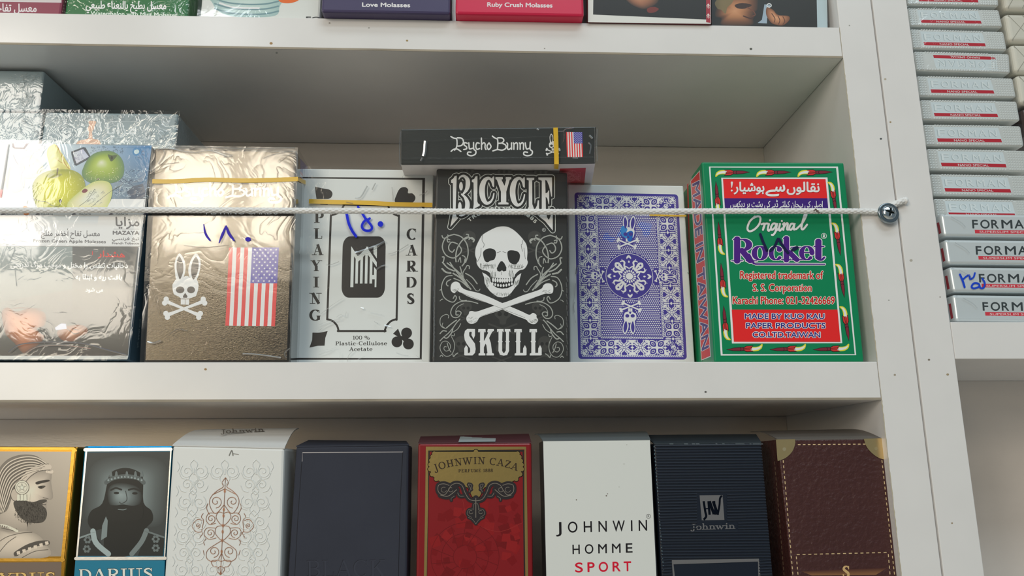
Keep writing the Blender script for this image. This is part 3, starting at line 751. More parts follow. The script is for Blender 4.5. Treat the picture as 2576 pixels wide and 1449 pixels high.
a.P(BB, [ab(*p) for p in [(868, 205), (905, 225), (1020, 235), (1140, 225), (1178, 208), (1182, 300), (1140, 335), (1030, 358), (955, 345), (890, 310), (855, 262)]])
a.L = 9
for i in range(9):
    x = 893 + i * 33; a.E(SKW, *ab(x, 245 + 8 * math.sin(i * PI / 8)), (14 if i < 3 or i > 6 else 17) / 5.57, 32 / 5.57, n=12)
for i in range(8):
    x = 885 + i * 39; a.E(SKW, *ab(x, 296 + 30 * math.sin((i + .3) * PI / 7.6)), 14 / 5.57, 21 / 5.57, n=10)
HL = K(120, 122, 118)
def hatch(pts, n, ln, w=.8, ang=1.45, col=HL):
    (x0, y0), (x1, y1) = pts
    for i in range(n):
        x = random.uniform(x0, x1); y = random.uniform(y0, y1); l = ln * random.uniform(.4, 1)
        a.S(col, [ab(x, y), ab(x + math.cos(ang) * l, y + math.sin(ang) * l)], w, smooth=False, cap=False)
hatch(((712, 10), (930, 62)), 60, 46, .5); hatch(((1100, 20), (1310, 55)), 50, 46, .5); hatch(((850, 110), (930, 190)), 26, 60, .55); hatch(((1110, 100), (1180, 190)), 24, 60, .55)
hatch(((780, 200), (835, 320)), 26, 60, .55, 1.2); hatch(((1200, 240), (1262, 300)), 24, 60, .55, 1.9); hatch(((900, 420), (1140, 455)), 40, 34, .55, 1.57)
for p in ([(775, 1050), (770, 1130), (800, 1185), (785, 1235)], [(1365, 1125), (1355, 1180), (1340, 1200), (1360, 1290)], [(985, 1310), (1040, 1290)], [(1070, 1292), (1120, 1310)], [(755, 1240), (745, 1350), (700, 1440)], [(1380, 1240), (1400, 1400)]): a.S(LN, [aa(*q) for q in p], .9)
a.S(LN, [ab(750, 45), ab(830, 40), ab(900, 38)], .9); a.S(LN, [ab(1160, 75), ab(1250, 90), ab(1320, 60)], 1.0); a.S(BB, [ab(1008, 130), ab(1010, 175)], .8)
# bones
def bigbone(P, L):
    a.L = L; a.PS(LN, [((x - 1264) * 1.012 + 1264, (y - 764) * 1.03 + 764) for x, y in P], 4); a.L = L + 1; a.PS(SKW, P, 4)
b1 = [(300, 345), (318, 295), (368, 270), (420, 290), (452, 345), (520, 388), (700, 432), (850, 490), (1010, 565), (1160, 630), (1300, 690), (1400, 735), (1452, 708), (1500, 735), (1503, 770), (1525, 810), (1490, 858), (1435, 862), (1385, 835), (1350, 800), (1200, 742), (1040, 668), (900, 602), (720, 540), (560, 485), (430, 420), (385, 405), (352, 432), (318, 415), (302, 390)]
b2 = [(1735, 345), (1700, 300), (1640, 296), (1600, 320), (1575, 365), (1500, 400), (1300, 465), (1130, 535), (980, 585), (800, 645), (660, 690), (600, 682), (562, 690), (552, 725), (525, 760), (522, 810), (560, 855), (620, 858), (670, 828), (710, 770), (830, 725), (1000, 670), (1160, 605), (1340, 545), (1500, 485), (1620, 440), (1680, 440), (1728, 425)]
bigbone([ab(*p) for p in b1], 5); bigbone([ab(*p) for p in b2], 7)
a.L = 9; hatch(((560, 760), (690, 840)), 26, 34, .55, 2.6); hatch(((1400, 790), (1500, 840)), 22, 34, .55, .6); hatch(((1600, 380), (1700, 430)), 18, 34, .55, 2.6); hatch(((320, 350), (400, 420)), 18, 30, .55, .5)
for i in range(26):
    t = i / 26; x = 720 + t * 860; a.S(LN, [ab(x, 755 - t * 300), ab(x + 40, 742 - t * 300)], .6, smooth=False); x = 440 + t * 900; a.S(LN, [ab(x, 425 + t * 350), ab(x + 36, 438 + t * 350)], .6, smooth=False)
# SKULL lettering
a.crop(*B_); a.L = 6; LW = K(226, 230, 230)
a.P(LW, [(640, 935), (640, 1025), (620, 1075), (600, 1035), (590, 1020), (595, 975), (570, 972), (558, 985), (560, 1030), (600, 1085), (640, 1140), (650, 1215), (640, 1270), (605, 1305), (500, 1305), (490, 1300), (490, 1205), (515, 1160), (540, 1195), (540, 1270), (560, 1272), (573, 1250), (570, 1205), (530, 1150), (497, 1090), (487, 1020), (500, 960), (535, 932)])
def stemp(x0, x1):
    return [(x0 - 25, 935), (x1 + 22, 935), (x1 + 25, 975), (x1 + 12, 985), (x1 + 3, 965), (x1, 1095), (x1 + 10, 1110), (x1, 1125), (x1, 1270), (x1 + 20, 1280), (x1 + 20, 1305), (x0 - 22, 1305), (x0 - 22, 1280), (x0, 1270), (x0, 1125), (x0 - 10, 1110), (x0, 1095), (x0, 965), (x0 - 12, 985), (x0 - 28, 975)]
a.P(LW, stemp(712, 765)); a.P(LW, [(820, 935), (905, 935), (905, 960), (880, 975), (838, 1060), (862, 1130), (880, 1270), (905, 1280), (905, 1305), (800, 1305), (800, 1280), (815, 1270), (800, 1160), (788, 1140), (765, 1190), (765, 1110), (825, 985), (812, 975)])
a.P(LW, [(950, 935), (1040, 935), (1042, 980), (1025, 965), (1020, 1095), (1028, 1110), (1020, 1125), (1020, 1240), (1035, 1270), (1055, 1265), (1072, 1235), (1075, 1125), (1066, 1110), (1075, 1095), (1075, 965), (1058, 980), (1058, 935), (1135, 935), (1138, 975), (1118, 965), (1115, 1095), (1128, 1110), (1118, 1125), (1118, 1240), (1090, 1300), (1040, 1308), (990, 1295), (968, 1240), (970, 1125), (960, 1110), (970, 1095), (970, 965), (950, 980)])
for x in (1218, 1430):
    a.P(LW, stemp(x, x + 55)); a.P(LW, [(x + 50, 1270), (x + 95, 1268), (x + 97, 1205), (x + 122, 1160), (x + 145, 1205), (x + 145, 1300), (x + 130, 1305), (x + 50, 1305)])
# scrollwork, both sides
SW = K(176, 178, 172); cxm = 1012
def curls(f, g):
    S = lambda pts, w: a.S(SW, [f(*p) for p in pts], w)
    S([(30, 200), (130, 120), (210, 20), (330, -70)][:0] or [(250, 10), (330, 70), (440, 170), (560, 350)], 16)
    for P, w in (([(320, 185), (240, 200), (190, 270), (170, 370), (200, 480), (270, 540), (340, 555), (380, 500), (360, 465), (335, 505)], 13),
                 ([(300, 240), (250, 270), (240, 310), (262, 330)], 14), ([(680, 575), (560, 545), (440, 550), (340, 610), (300, 700), (330, 765), (400, 770), (445, 715), (425, 685), (380, 690), (375, 735), (405, 735)], 13),
                 ([(480, 580), (410, 615), (375, 665), (370, 700)], 8), ([(420, 480), (430, 520), (470, 535), (520, 530)], 12), ([(180, 90), (230, 135), (300, 150)], 22), ([(185, 0), (260, 80), (350, 120)], 18),
                 ([(290, 0), (350, 90), (430, 190), (500, 260)], 15), ([(335, 155), (430, 215), (510, 300), (580, 375)], 20), ([(345, 225), (450, 270), (540, 350)], 14), ([(510, 155), (600, 210), (670, 300)], 15), ([(560, 90), (560, 55), (530, 45), (510, 80), (470, 150), (480, 220)], 12),
                 ([(460, 50), (490, 10), (500, -40)], 16), ([(430, 60), (450, 130), (440, 170)], 14), ([(520, 240), (600, 320), (650, 390), (690, 400), (710, 375)], 10), ([(150, 540), (170, 520), (190, 515)], 9), ([(150, 390), (165, 380)], 12),
                 ([(265, 780), (270, 745), (230, 730), (165, 770), (150, 840), (170, 900), (230, 930)], 9), ([(190, 850), (180, 890), (215, 920)], 8), ([(430, 795), (380, 850), (330, 920), (270, 990), (200, 1050), (150, 1100)], 13), ([(380, 810), (310, 860), (240, 920)], 15), ([(440, 860), (400, 930), (330, 980)], 10), ([(150, 1000), (190, 960), (240, 965)], 14),
                 ([(330, 930), (310, 990), (250, 1060), (200, 1050)], 15), ([(355, 1000), (345, 1030), (310, 1020)], 10), ([(310, 1040), (350, 1130), (345, 1230), (300, 1300), (230, 1315), (170, 1260), (150, 1190), (180, 1120), (240, 1105), (290, 1150), (290, 1210), (240, 1245), (205, 1215), (215, 1180), (240, 1185)], 9),
                 ([(250, 1130), (270, 1200), (300, 1255)], 10), ([(150, 1320), (170, 1300), (190, 1320)], 10), ([(400, 1270), (370, 1290), (340, 1320), (330, 1290)], 12)): S(P, w)
    for P, w in (([(360, 1040), (240, 1090), (190, 1220), (240, 1340), (350, 1385), (430, 1340), (470, 1270), (440, 1210)], 15), ([(360, 1040), (470, 1080), (550, 1190), (565, 1330), (530, 1449)], 15), ([(640, 1120), (560, 1080), (480, 1130), (410, 1240), (385, 1360), (390, 1440)], 16),
                 ([(640, 1150), (655, 1120), (620, 1090), (580, 1110)], 18), ([(540, 1040), (570, 1045), (560, 1090), (525, 1110)], 14), ([(185, 1060), (205, 1095), (265, 1085), (270, 1050)], 14), ([(300, 1120), (262, 1110), (270, 1150), (300, 1150)], 14), ([(410, 1180), (330, 1155), (285, 1210), (290, 1270), (335, 1300), (365, 1265)], 15),
                 ([(190, 1370), (215, 1375), (205, 1440)], 16), ([(480, 1350), (520, 1370), (530, 1449)], 12), ([(420, 1440), (450, 1380), (460, 1449)], 12)): a.S(SW, [g(*p) for p in P], w)
a.L = 3; a.px()
def SWc(f):
    M = a.M
    curls(f, f)
lf = lambda x, y: ab(x, y); rt = lambda x, y: ab(2 * cxm - x + 5, y + 12)
_S = a.S
def mir(fB, fA):
    def S2(col, pts, w): _S(col, pts, w / 5.7)
    for nm, f, g in (('l', fB, fA),):
        a.S = lambda col, pts, w=None, **k: _S(col, [tuple(p) for p in pts], w / 5.7, **k)
        curls(f, g)
    a.S = _S
mir(lf, aa); mir(rt, lambda x, y: aa(2 * 1056 - x + 10, y + 14))
a.L = 4; SW2 = SW; SW = K(96, 97, 93)
_S0 = a.S
def thin(fB, fA):
    a.S = lambda col, pts, w=None, **k: _S0(col, pts, w / 5.7 * .22, **k)
    curls(fB, fA); a.S = _S0
thin(lf, aa); thin(rt, lambda x, y: aa(2 * 1056 - x + 10, y + 14)); SW = SW2
a.build('printed_front', INK, bb)
wrap(bb, bc, .052, FILM, 0.0012)
tp = Art(Plane(bc[3] + Vector((-0.0004, 0, 0)), (-1, 0, 0)))
creases(bpl, bb, [([(60 + random.uniform(-6, 6), y), (70 + random.uniform(-8, 8), y + 60)], 18) for y in range(0, 1300, 55)] + [([(1925 + random.uniform(-8, 8), y), (1935 + random.uniform(-8, 8), y + 70)], 14) for y in range(200, 1300, 80)], 0.0014, B_)

# ---- Psycho Bunny box, large upright
FOILK = mat('black_foil_card', K(34, 29, 27), rough=0.13, spec=1.0, bump=(900, 0.6, 0.09, (1, 1, 3.5)), coat=0.0)
FOILK.node_tree.nodes['Principled BSDF'].inputs['Specular Tint'].default_value = (1, .88, .70, 1)
pb, ppl, pc = carton('playing_card_box', 'dark glossy wrapped card box with rabbit skull emblem and upright flag, standing on the shelf', 'card box', (388, 372), (745, 378), (727, 909), (360, 910), 0.002, .082, FOILK, 0.0, 'dark rabbit skull card boxes', 0.0010, seg=3)
G_ = (350, 350, 4.995); HH = (350, 630, 4.995)
a = Art(ppl); a.crop(*HH); a.L = 3
rabbit_emblem(a, K(224, 226, 226), K(70, 62, 58))
hflag(a, [(1130, -37), (1758, -37), (1707, 952), (1083, 945)])
a.crop(*G_); a.L = 3
PBW = K(226, 224, 222)
def psycho(a, f, col, w, L=3):
    """blackletter-like word in the local frame of crop M (x 660..1690, y 205..460)"""
    a.L = L
    st = [[(665, 215), (700, 235), (735, 245), (742, 300), (735, 350), (712, 385)], [(745, 232), (800, 238), (822, 280), (800, 325), (752, 335)],
          [(668, 400), (700, 375), (745, 372), (790, 402)],
          [(868, 300), (838, 292), (830, 320), (858, 342), (860, 368), (825, 378)],
          [(888, 295), (892, 340), (900, 370), (938, 360)], [(948, 290), (950, 370), (975, 395), (970, 435), (920, 455), (875, 440), (880, 410), (915, 410)],
          [(1018, 300), (990, 295), (975, 335), (990, 375), (1022, 365)], [(1045, 235), (1047, 375)], [(1050, 315), (1075, 292), (1092, 310), (1090, 350), (1102, 378)],
          [(1140, 295), (1115, 335), (1135, 378), (1165, 340), (1142, 296)],
          [(1182, 210), (1215, 235), (1245, 250), (1250, 310), (1245, 370)], [(1250, 232), (1305, 235), (1325, 265), (1300, 295), (1260, 300)], [(1300, 298), (1345, 320), (1350, 360), (1305, 385), (1245, 378), (1188, 395)],
          [(1362, 295), (1372, 310), (1370, 360), (1385, 378), (1412, 360)], [(1420, 295), (1422, 375)], [(1442, 295), (1450, 312), (1450, 375)], [(1455, 310), (1480, 292), (1495, 312), (1495, 375)],
          [(1518, 295), (1528, 312), (1528, 375)], [(1532, 310), (1555, 292), (1570, 312), (1570, 375)], [(1592, 295), (1600, 345), (1612, 372), (1645, 360)], [(1655, 285), (1652, 370), (1680, 400), (1670, 440), (1620, 455), (1575, 440), (1580, 408), (1620, 412)]]
    for p in st: a.S(col, [f(x, y) for x, y in p], w, n=4)
psycho(a, lambda x, y: (360 + (x - 665) * 1.40, 560 + (y - 235) * 1.10 - 5), PBW, 26)
a.T(PBW, 'PLAYING CARDS', (840, 945), (1740, 945), 60)
a.build('printed_front', mat('satin_ink', ink=True, rough=0.3, spec=0.5, bump=(900, 0.3, 0.08, (1, 1, 3.5))), pb)
a = Art(ppl, 0.0012); a.crop(*G_); BLU = K(52, 38, 165)
a.S(BLU, [(812, 1070, 10), (825, 1160, 24), (850, 1220, 28), (888, 1268, 22)]); a.S(BLU, [(1005, 1300, 12), (1045, 1200, 34), (1092, 1095, 22)], smooth=False); a.S(BLU, [(1092, 1095, 22), (1130, 1190, 36), (1190, 1270, 22)]); a.E(BLU, 1368, 1258, 36, 28)
a.build('handwritten_price', MARK, pb, 'blue handwritten price')
sp = Art(sideplane(pc, 'R')); sp.L = 2
sp.P(K(70, 66, 140), [(755, 398), (774, 420), (776, 462), (757, 448)]); sp.L = 3
for i in range(4): sp.P(K(190, 70, 70) if i % 2 == 0 else K(215, 210, 212), [(755 + i * 0, 430 + i * 7), (776, 452 + i * 7), (776, 459 + i * 7), (755, 437 + i * 7)])
sp.L = 3; sp.M = lambda x, y: (753 + (y - 205) * .085, 775 - (x - 665) * .27)
psycho(sp, lambda x, y: (x, y), K(205, 208, 205), 24)
sp.build('printed_side', INK, pb)
ylw = mat('tear_tape', K(205, 165, 50), rough=0.3, spec=0.5)
def tape(root, pl, pts, w, base=0.0014, m=None):
    t = Art(pl, base); t.S((1, 1, 1, 1), pts, w, butt=True); return t.build('tear_strip', m or ylw, root, 'yellow tear strip')
tape(pb, ppl, [(383, 456), (440, 456), (520, 452), (600, 454), (680, 453), (750, 450)], 11, 0.00115)
tps = Art(sideplane(pc, 'R'), 0.0015); tps.S((1, 1, 1, 1), [(750, 450), (776, 463)], 9, butt=True, smooth=False); tps.build('tear_strip', ylw, pb)
wrap(pb, pc, .082, film_mat('taut_cellophane', 0.12, 45, 0.6, rough=0.08, gain=1.8), 0.0010, amp=0.0)
creases(ppl, pb, [([(230, 150), (330, 110), (520, 150), (700, 170), (900, 150), (1100, 215)], 22), ([(240, 310), (320, 200), (300, 130)], 16), ([(250, 320), (500, 290)], 10), ([(930, 130), (1080, 180), (1170, 210), (1060, 225)], 18), ([(1560, 240), (1700, 190), (1930, 150)], 14), ([(1640, 170), (1900, 150)], 10), ([(1750, 300), (1850, 220), (1940, 170)], 12), ([(560, 1330), (800, 1360), (1130, 1330)], 10), ([(350, 95), (900, 105), (1300, 120), (1960, 110)], 16)], 0.0013, G_)
creases(ppl, pb, [([(100, 1150), (180, 1165), (270, 1135)], 26), ([(1300, 1300), (1500, 1310), (1780, 1350)], 20), ([(130, 420), (200, 600), (250, 800)], 5), ([(380, 1060), (480, 990), (600, 1010)], 10), ([(1850, 1350), (1830, 1290), (1890, 1230)], 16), ([(1920, 30), (1930, 400), (1900, 800), (1910, 1000)], 18)], 0.0013, HH)
creases(ppl, pb, [([(1975, 150), (1985, 300), (1960, 470)], 22), ([(1955, 540), (1960, 700), (1950, 860)], 24)], 0.0013, G_)

# ---- playing cards box (white, black frame)
WCARD = mat('white_card', K(206, 208, 206), rough=0.45, spec=0.4)
wb, wpl, wc = carton('playing_card_box', 'white card box with black frame, suit signs and a black square logo', 'card box', (752, 424), (1091, 427), (1081, 909), (742, 909), 0.045, .052, WCARD, 0.0, None, 0.0006)
I_ = (760, 410, 5.797); J_ = (760, 660, 5.574); IK = K(40, 36, 34)
def ia(x, y): return (I_[0] + x / I_[2], I_[1] + y / I_[2])
def ja(x, y): return (J_[0] + x / J_[2], J_[1] + y / J_[2])
a = Art(wpl); a.px()
tl = ia(-90, 213); tr = ia(1773, 232); br = ja(1663, 1352); bl_ = ja(-110, 1352)
a.S(IK, [tl, tr, br, bl_], 5, closed=True, smooth=False)
# inner plaque outline
pl_ = [ia(420, 765), ja(355, 800)]
path = [ia(420, 760), ia(500, 735), ia(560, 690), ia(595, 615), ia(620, 605)]
L1 = [ia(610, 612), ia(575, 680), ia(520, 730), ia(420, 765)]
a.S(IK, [ia(600, 607), ia(1255, 622)], 4, smooth=False)
a.S(IK, L1, 5); a.S(IK, [ia(420, 762), ja(352, 800)], 5.2, smooth=False); a.S(IK, [ja(350, 795), ja(430, 825), ja(490, 890), ja(512, 965)], 5)
a.S(IK, [ja(500, 963), ja(1170, 963)], 5.2, smooth=False); a.S(IK, [ja(1155, 970), ja(1185, 890), ja(1245, 825), ja(1325, 795)], 5); a.S(IK, [ja(1325, 805), ia(1412, 765)], 5.2, smooth=False); a.S(IK, [ia(1412, 775), ia(1340, 745), ia(1285, 700), ia(1255, 620)], 5)
# black rounded square with MG device
def rr(x0, y0, x1, y1, r):
    o = []
    for cx, cy, s in ((x1 - r, y0 + r, -90), (x1 - r, y1 - r, 0), (x0 + r, y1 - r, 90), (x0 + r, y0 + r, 180)):
        for k in range(7): an = math.radians(s + 15 * k); o.append((cx + r * math.cos(an), cy + r * math.sin(an)))
    return o
sq = rr(0, 0, 1, 1, .17)
c4 = [ia(595, 1070), ia(1220, 1070), ja(1160, 495), ja(550, 495)]
a.P(IK, [lerp(lerp(c4[0], c4[1], x), lerp(c4[3], c4[2], x), y) for x, y in sq])
a.L = 2; sv = K(205, 210, 208)
def cell(x, y): return lerp(lerp(c4[0], c4[1], x), lerp(c4[3], c4[2], x), y)
def dev(pts): a.P(sv, [cell(*p) for p in pts])
dev([(.2, .16), (.27, .27), (.27, .83), (.2, .83)]); dev([(.2, .16), (.36, .33), (.36, .42), (.2, .25)])
for x in (.31, .42, .53): dev([(x, .36), (x + .06, .30), (x + .06, .77), (x, .77)])
dev([(.53, .2), (.59, .16), (.59, .77), (.53, .77)]); dev([(.36, .33), (.53, .2), (.53, .3), (.36, .42)])
dev([(.55, .16), (.8, .42), (.8, .5), (.55, .26)]); dev([(.64, .30), (.70, .36), (.70, .77), (.64, .77)]); dev([(.64, .7), (.76, .7), (.76, .83), (.8, .83), (.8, .55), (.74, .5), (.74, .63), (.64, .63)]); dev([(.72, .16), (.8, .16), (.8, .36), (.72, .28)])
a.L = 1
a.P(IK, catmull([ia(187, 345), ia(300, 370), ia(400, 390), ia(442, 440), ia(425, 500), ia(380, 525)], 4) + [ia(210, 525), ia(195, 430)])
a.PS(IK, [ia(1362, 575), ia(1378, 460), ia(1430, 370), ia(1500, 352), ia(1545, 385), ia(1545, 440), ia(1610, 445), ia(1652, 500), ia(1630, 560), ia(1570, 580)])
a.S(IK, [ia(270, 600), ia(370, 605)], 1.6, smooth=False)
a.P(IK, catmull([ja(145, 985), ja(250, 985), ja(358, 962)], 4) + catmull([ja(325, 1060), ja(315, 1168)], 3) + catmull([ja(220, 1170), ja(103, 1195)], 3) + [ja(140, 1090)])
for cx, cy, r in ((1465, 990, 76), (1330, 1115, 76), (1490, 1145, 76)): a.E(IK, *ja(cx, cy), r / 5.574, n=26)
a.P(IK, [ja(1275, 1000), ja(1345, 930), ja(1385, 1030), ja(1500, 1060), ja(1430, 1110), ja(1370, 1060)])
for ch, x0, x1, yb, cr in (('P', 175, 312, 872, I_), ('L', 170, 300, 1106, I_), ('A', 155, 298, 1342, I_)): a.crop(*cr); a.F_(IK, ch, (x0, yb), (x1, yb), 155, T=.26, t=.05)
a.crop(*I_); a.F_(IK, 'C', (1525, 1118), (1672, 1118), 160, T=.26, t=.05); a.F_(IK, 'A', (1525, 1350), (1668, 1350), 155, T=.26, t=.05)
a.crop(*J_)
for ch, x0, x1, yb in (('Y', 135, 265, 122), ('I', 158, 242, 352), ('N', 112, 270, 580), ('G', 100, 262, 815)): a.F_(IK, ch, (x0, yb), (x1, yb), 150, T=.27, t=.05)
for ch, x0, x1, yb in (('R', 1458, 1605, 128), ('D', 1448, 1605, 354), ('S', 1465, 1580, 585)): a.F_(IK, ch, (x0, yb), (x1, yb), 150, T=.27, t=.05)
a.F_(IK, '100 %', (705, 1082), (950, 1082), 52, T=.2, t=.07); a.F_(IK, 'Plastic-Cellulose', (465, 1162), (1190, 1160), 52, T=.22, t=.08, gap=.06); a.F_(IK, 'Acetate', (660, 1242), (985, 1240), 52, T=.22, t=.08, gap=.06)
a.build('printed_front', INK, wb)
a = Art(wpl, 0.0012); a.crop(*I_); BL2 = K(22, 40, 200)
a.S(BL2, [(650, 745), (680, 880), (730, 990), (785, 1068)], 40); a.S(BL2, [(815, 640), (880, 740), (940, 830), (985, 810)], 36); a.S(BL2, [(940, 830), (1000, 900), (1018, 950), (985, 985), (910, 980), (872, 930), (890, 870), (940, 820)], 36); a.E(BL2, 1142, 890, 41, 41)
a.build('handwritten_price', MARK, wb, 'bright blue handwritten price')
tape(wb, wpl, [ia(100, 558), ia(500, 570), ia(1000, 582), ia(1300, 600), ia(1900, 612)], 11, 0.0010)
wrap(wb, wc, .052, FILM, 0.0009)
creases(wpl, wb, [([(770, 515), (850, 500), (920, 390), (950, 335)], 22), ([(1020, 390), (1060, 310), (1075, 295)], 18), ([(1310, 350), (1325, 480), (1325, 550)], 12), ([(1460, 210), (1485, 170)], 8), ([(1710, 470), (1790, 440), (1825, 400)], 16), ([(770, 1310), (850, 1290), (1100, 1200), (1210, 1140)], 34), ([(780, 1330), (950, 1320), (1130, 1210)], 10), ([(1260, 1330), (1380, 1290), (1550, 1190)], 14), ([(640, 570), (740, 590)], 16), ([(1700, 640), (1780, 630)], 10)], 0.0012, I_)
creases(wpl, wb, [([(340, 40), (420, 30), (520, -10)], 14), ([(270, 720), (420, 600), (570, 505)], 8), ([(235, 880), (380, 820), (550, 800)], 6), ([(480, 770), (550, 730), (600, 760), (620, 690)], 9), ([(820, 640), (860, 650)], 26), ([(930, 690), (1130, 735)], 6), ([(1010, 830), (1065, 860)], 12), ([(1150, 885), (1240, 905)], 24), ([(240, 1250), (480, 1195)], 6), ([(235, 1300), (420, 1235)], 7), ([(640, 1395), (650, 1310), (720, 1240)], 10), ([(1040, 100), (1100, 60), (1170, 40)], 22), ([(1320, 1270), (1420, 1300), (1490, 1310)], 10), ([(530, 1390), (535, 1260)], 6), ([(780, 1360), (880, 1320)], 7), ([(1580, 1290), (1700, 1385)], 5), ([(230, 960), (330, 890), (470, 820)], 7)], 0.0012, J_)

# ---- white box with violet card back
vb_, vpl, vc = carton('playing_card_box', 'white card box showing an ornate violet card back with a rabbit skull', 'card box', (1428, 463), (1719, 467), (1748, 909), (1434, 908), 0.085, .052, WCARD, 0.0, None, 0.0006)
C_ = (1420, 450, 6.037); D_ = (1420, 680, 6.037)
def ca(x, y): return (C_[0] + x / C_[2], C_[1] + y / C_[2])
def da(x, y): return (D_[0] + x / D_[2], D_[1] + y / D_[2])
q4 = [(1445, 484), (1705.5, 489), (1728, 904.5), (1455, 903)]
HT = 161.5
def card(u, v):
    u /= 100; v /= HT; return lerp(lerp(q4[0], q4[1], u), lerp(q4[3], q4[2], u), v)
a = Art(vpl); a.M = card; VI = K(66, 56, 140); VW = K(215, 217, 224)
a.P(VI, rr(0, 0, 100, HT, 3.2)); a.L = 2
def chain(x0, y0, x1, y1, w):
    d = math.hypot(x1 - x0, y1 - y0); dx, dy = (x1 - x0) / d, (y1 - y0) / d; nx, ny = -dy, dx; n = int(d / 1.7); nb = 9
    for i in range(n):
        t = (i + .5) * d / n
        x, y = x0 + dx * t, y0 + dy * t
        if (i + 2) % nb == 0: a.S(VW, [(x - .7 * dx + .7 * nx, y - .7 * dy + .7 * ny), (x + .7 * dx + .7 * nx, y + .7 * dy + .7 * ny), (x + .7 * dx - .7 * nx, y + .7 * dy - .7 * ny), (x - .7 * dx - .7 * nx, y - .7 * dy - .7 * ny)], .45, closed=True, smooth=False)
        else: a.S(VW, [(x - .9 * dx - .75 * nx, y - .9 * dy - .75 * ny), (x + .1 * dx - .3 * nx, y + .1 * dy - .3 * ny), (x - .1 * dx + .3 * nx, y - .1 * dy + .3 * ny), (x + .9 * dx + .75 * nx, y + .9 * dy + .75 * ny)], .62, smooth=False, cap=False)
chain(3.2, 3.2, 96.8, 3.2, 2); chain(3.2, HT - 3.2, 96.8, HT - 3.2, 2); chain(3.4, 5, 3.4, HT - 5, 2); chain(96.6, 5, 96.6, HT - 5, 2)
chain(20.2, 21.5, 20.2, HT - 21.5, 2); chain(79.8, 21.5, 79.8, HT - 21.5, 2); chain(21, 21, 79, 21, 2); chain(21, HT - 21, 79, HT - 21, 2)
def rot(pts, c, an, s=1):
    ca_, sa = math.cos(an) * s, math.sin(an) * s
    return [(c[0] + x * ca_ - y * sa, c[1] + x * sa + y * ca_) + tuple(r[0] * s for r in [z] if z) for x, y, *z in pts]
def ros1(cx, cy):   # four-leaf
    for k in range(4):
        an = PI / 4 + k * PI / 2; R_ = lambda P: rot(P, (cx, cy), an)
        a.S(VW, R_([(1.2, 0), (3.5, -2.6), (6.4, -2.8), (9.2, 0), (6.4, 2.8), (3.5, 2.6)]), .75, closed=True, n=3)
        a.S(VW, R_([(3.6, 0), (5.2, -1.1), (6.9, 0), (5.2, 1.1)]), .5, closed=True, n=2)
    for k in range(4): a.S(VW, rot([(1, 0), (6.6, 0)], (cx, cy), k * PI / 2), .6, smooth=False)
    a.E(VW, cx, cy, 1.1, n=8)
def ros2(cx, cy):   # scroll flower
    for k in range(4):
        an = k * PI / 2
        for m_ in (1, -1):
            a.S(VW, rot([(1.5, 0.4 * m_), (3.8, 1.0 * m_), (5, 2.6 * m_), (7.2, 2.9 * m_)], (cx, cy), an), .85, n=3)
            a.S(VW, rot([(2.6, 2 * m_), (4.2, 3.6 * m_), (6.9, 5.6 * m_), (6.9, 4.2 * m_)], (cx, cy), an), .9, n=3)
        a.P(VW, rot([(5.5, 5.5), (7.4, 5.2), (7.4, 7.4), (5.2, 7.4)], (cx, cy), an))
    a.S(VW, [(cx + 2 * math.cos(i * PI / 4), cy + 2 * math.sin(i * PI / 4)) for i in range(8)], .55, closed=True, smooth=False); a.E(VW, cx, cy, .9, n=8)
us = [11.8, 27, 42.5, 57.7, 73, 88.2]; vs = [11.5 + i * (HT - 23) / 8 for i in range(9)]
def rab(f, scale_dark=VI):
    M = a.M; a.M = f; L0 = a.L; a.L = L0; rabbit_emblem(a, VW, VI); a.M = M; a.L = L0
for i, u in enumerate(us[1:5]):
    for v in (vs[0], vs[-1]): (ros1 if i in (0, 3) else ros2)(u, v)
for j, v in enumerate(vs[1:-1]):
    for u in (us[0], us[-1]): (ros1 if j in (0, 3, 6) else ros2)(u, v)
for u in (us[0], us[-1]):
    for v in (vs[0], vs[-1]):
        ros2(u, v)
        a.L = 3; a.E(VI, u, v, 5, n=16); a.L = 4
        an = math.atan2((HT / 2 - v) * 1.0, 50 - u) + PI / 2
        sc = .0135
        rab(lambda x, y, u=u, v=v, an=an: card(u + ((x - 570) * math.cos(an) - (y - 480) * math.sin(an)) * sc, v + ((x - 570) * math.sin(an) + (y - 480) * math.cos(an)) * sc)); a.L = 2
for i in range(5):
    for v in (vs[0], vs[-1]):
        u = (us[i] + us[i + 1]) / 2; a.S(VW, [(u, v - 6.8), (u, v - 2.2)], 1.1, smooth=False); a.S(VW, [(u, v + 6.8), (u, v + 2.2)], 1.1, smooth=False); a.P(VW, [(u - 1.8, v), (u, v - 1.3), (u + 1.8, v), (u, v + 1.3)])
for j in range(8):
    for u in (us[0], us[-1]):
        v = (vs[j] + vs[j + 1]) / 2; a.S(VW, [(u - 6.5, v), (u - 2.2, v)], 1.1, smooth=False); a.S(VW, [(u + 6.5, v), (u + 2.2, v)], 1.1, smooth=False); a.P(VW, [(u - 1.3, v), (u, v - 1.8), (u + 1.3, v), (u, v + 1.8)])
a.S(VW, [(21.6, 22.6), (78.4, 22.6), (78.4, HT - 22.6), (21.6, HT - 22.6)], .35, closed=True, smooth=False)
ccx, ccy = 50, HT / 2; RR = 22.4
nx_, ny_ = 31, 63
for j in range(ny_):
    for i in range(nx_ - (j % 2)):
        u = 23 + (i + (j % 2) * .5) * 54 / (nx_ - 1); v = 24 + j * (HT - 48) / (ny_ - 1)
        if math.hypot(u - ccx, v - ccy) < RR + .8: continue
        if abs(abs(v - ccy) - 0) < 8 and abs(u - ccx) > 23: continue
        a.P(VW, [(u - .74, v), (u, v - .74), (u + .74, v), (u, v + .74)])
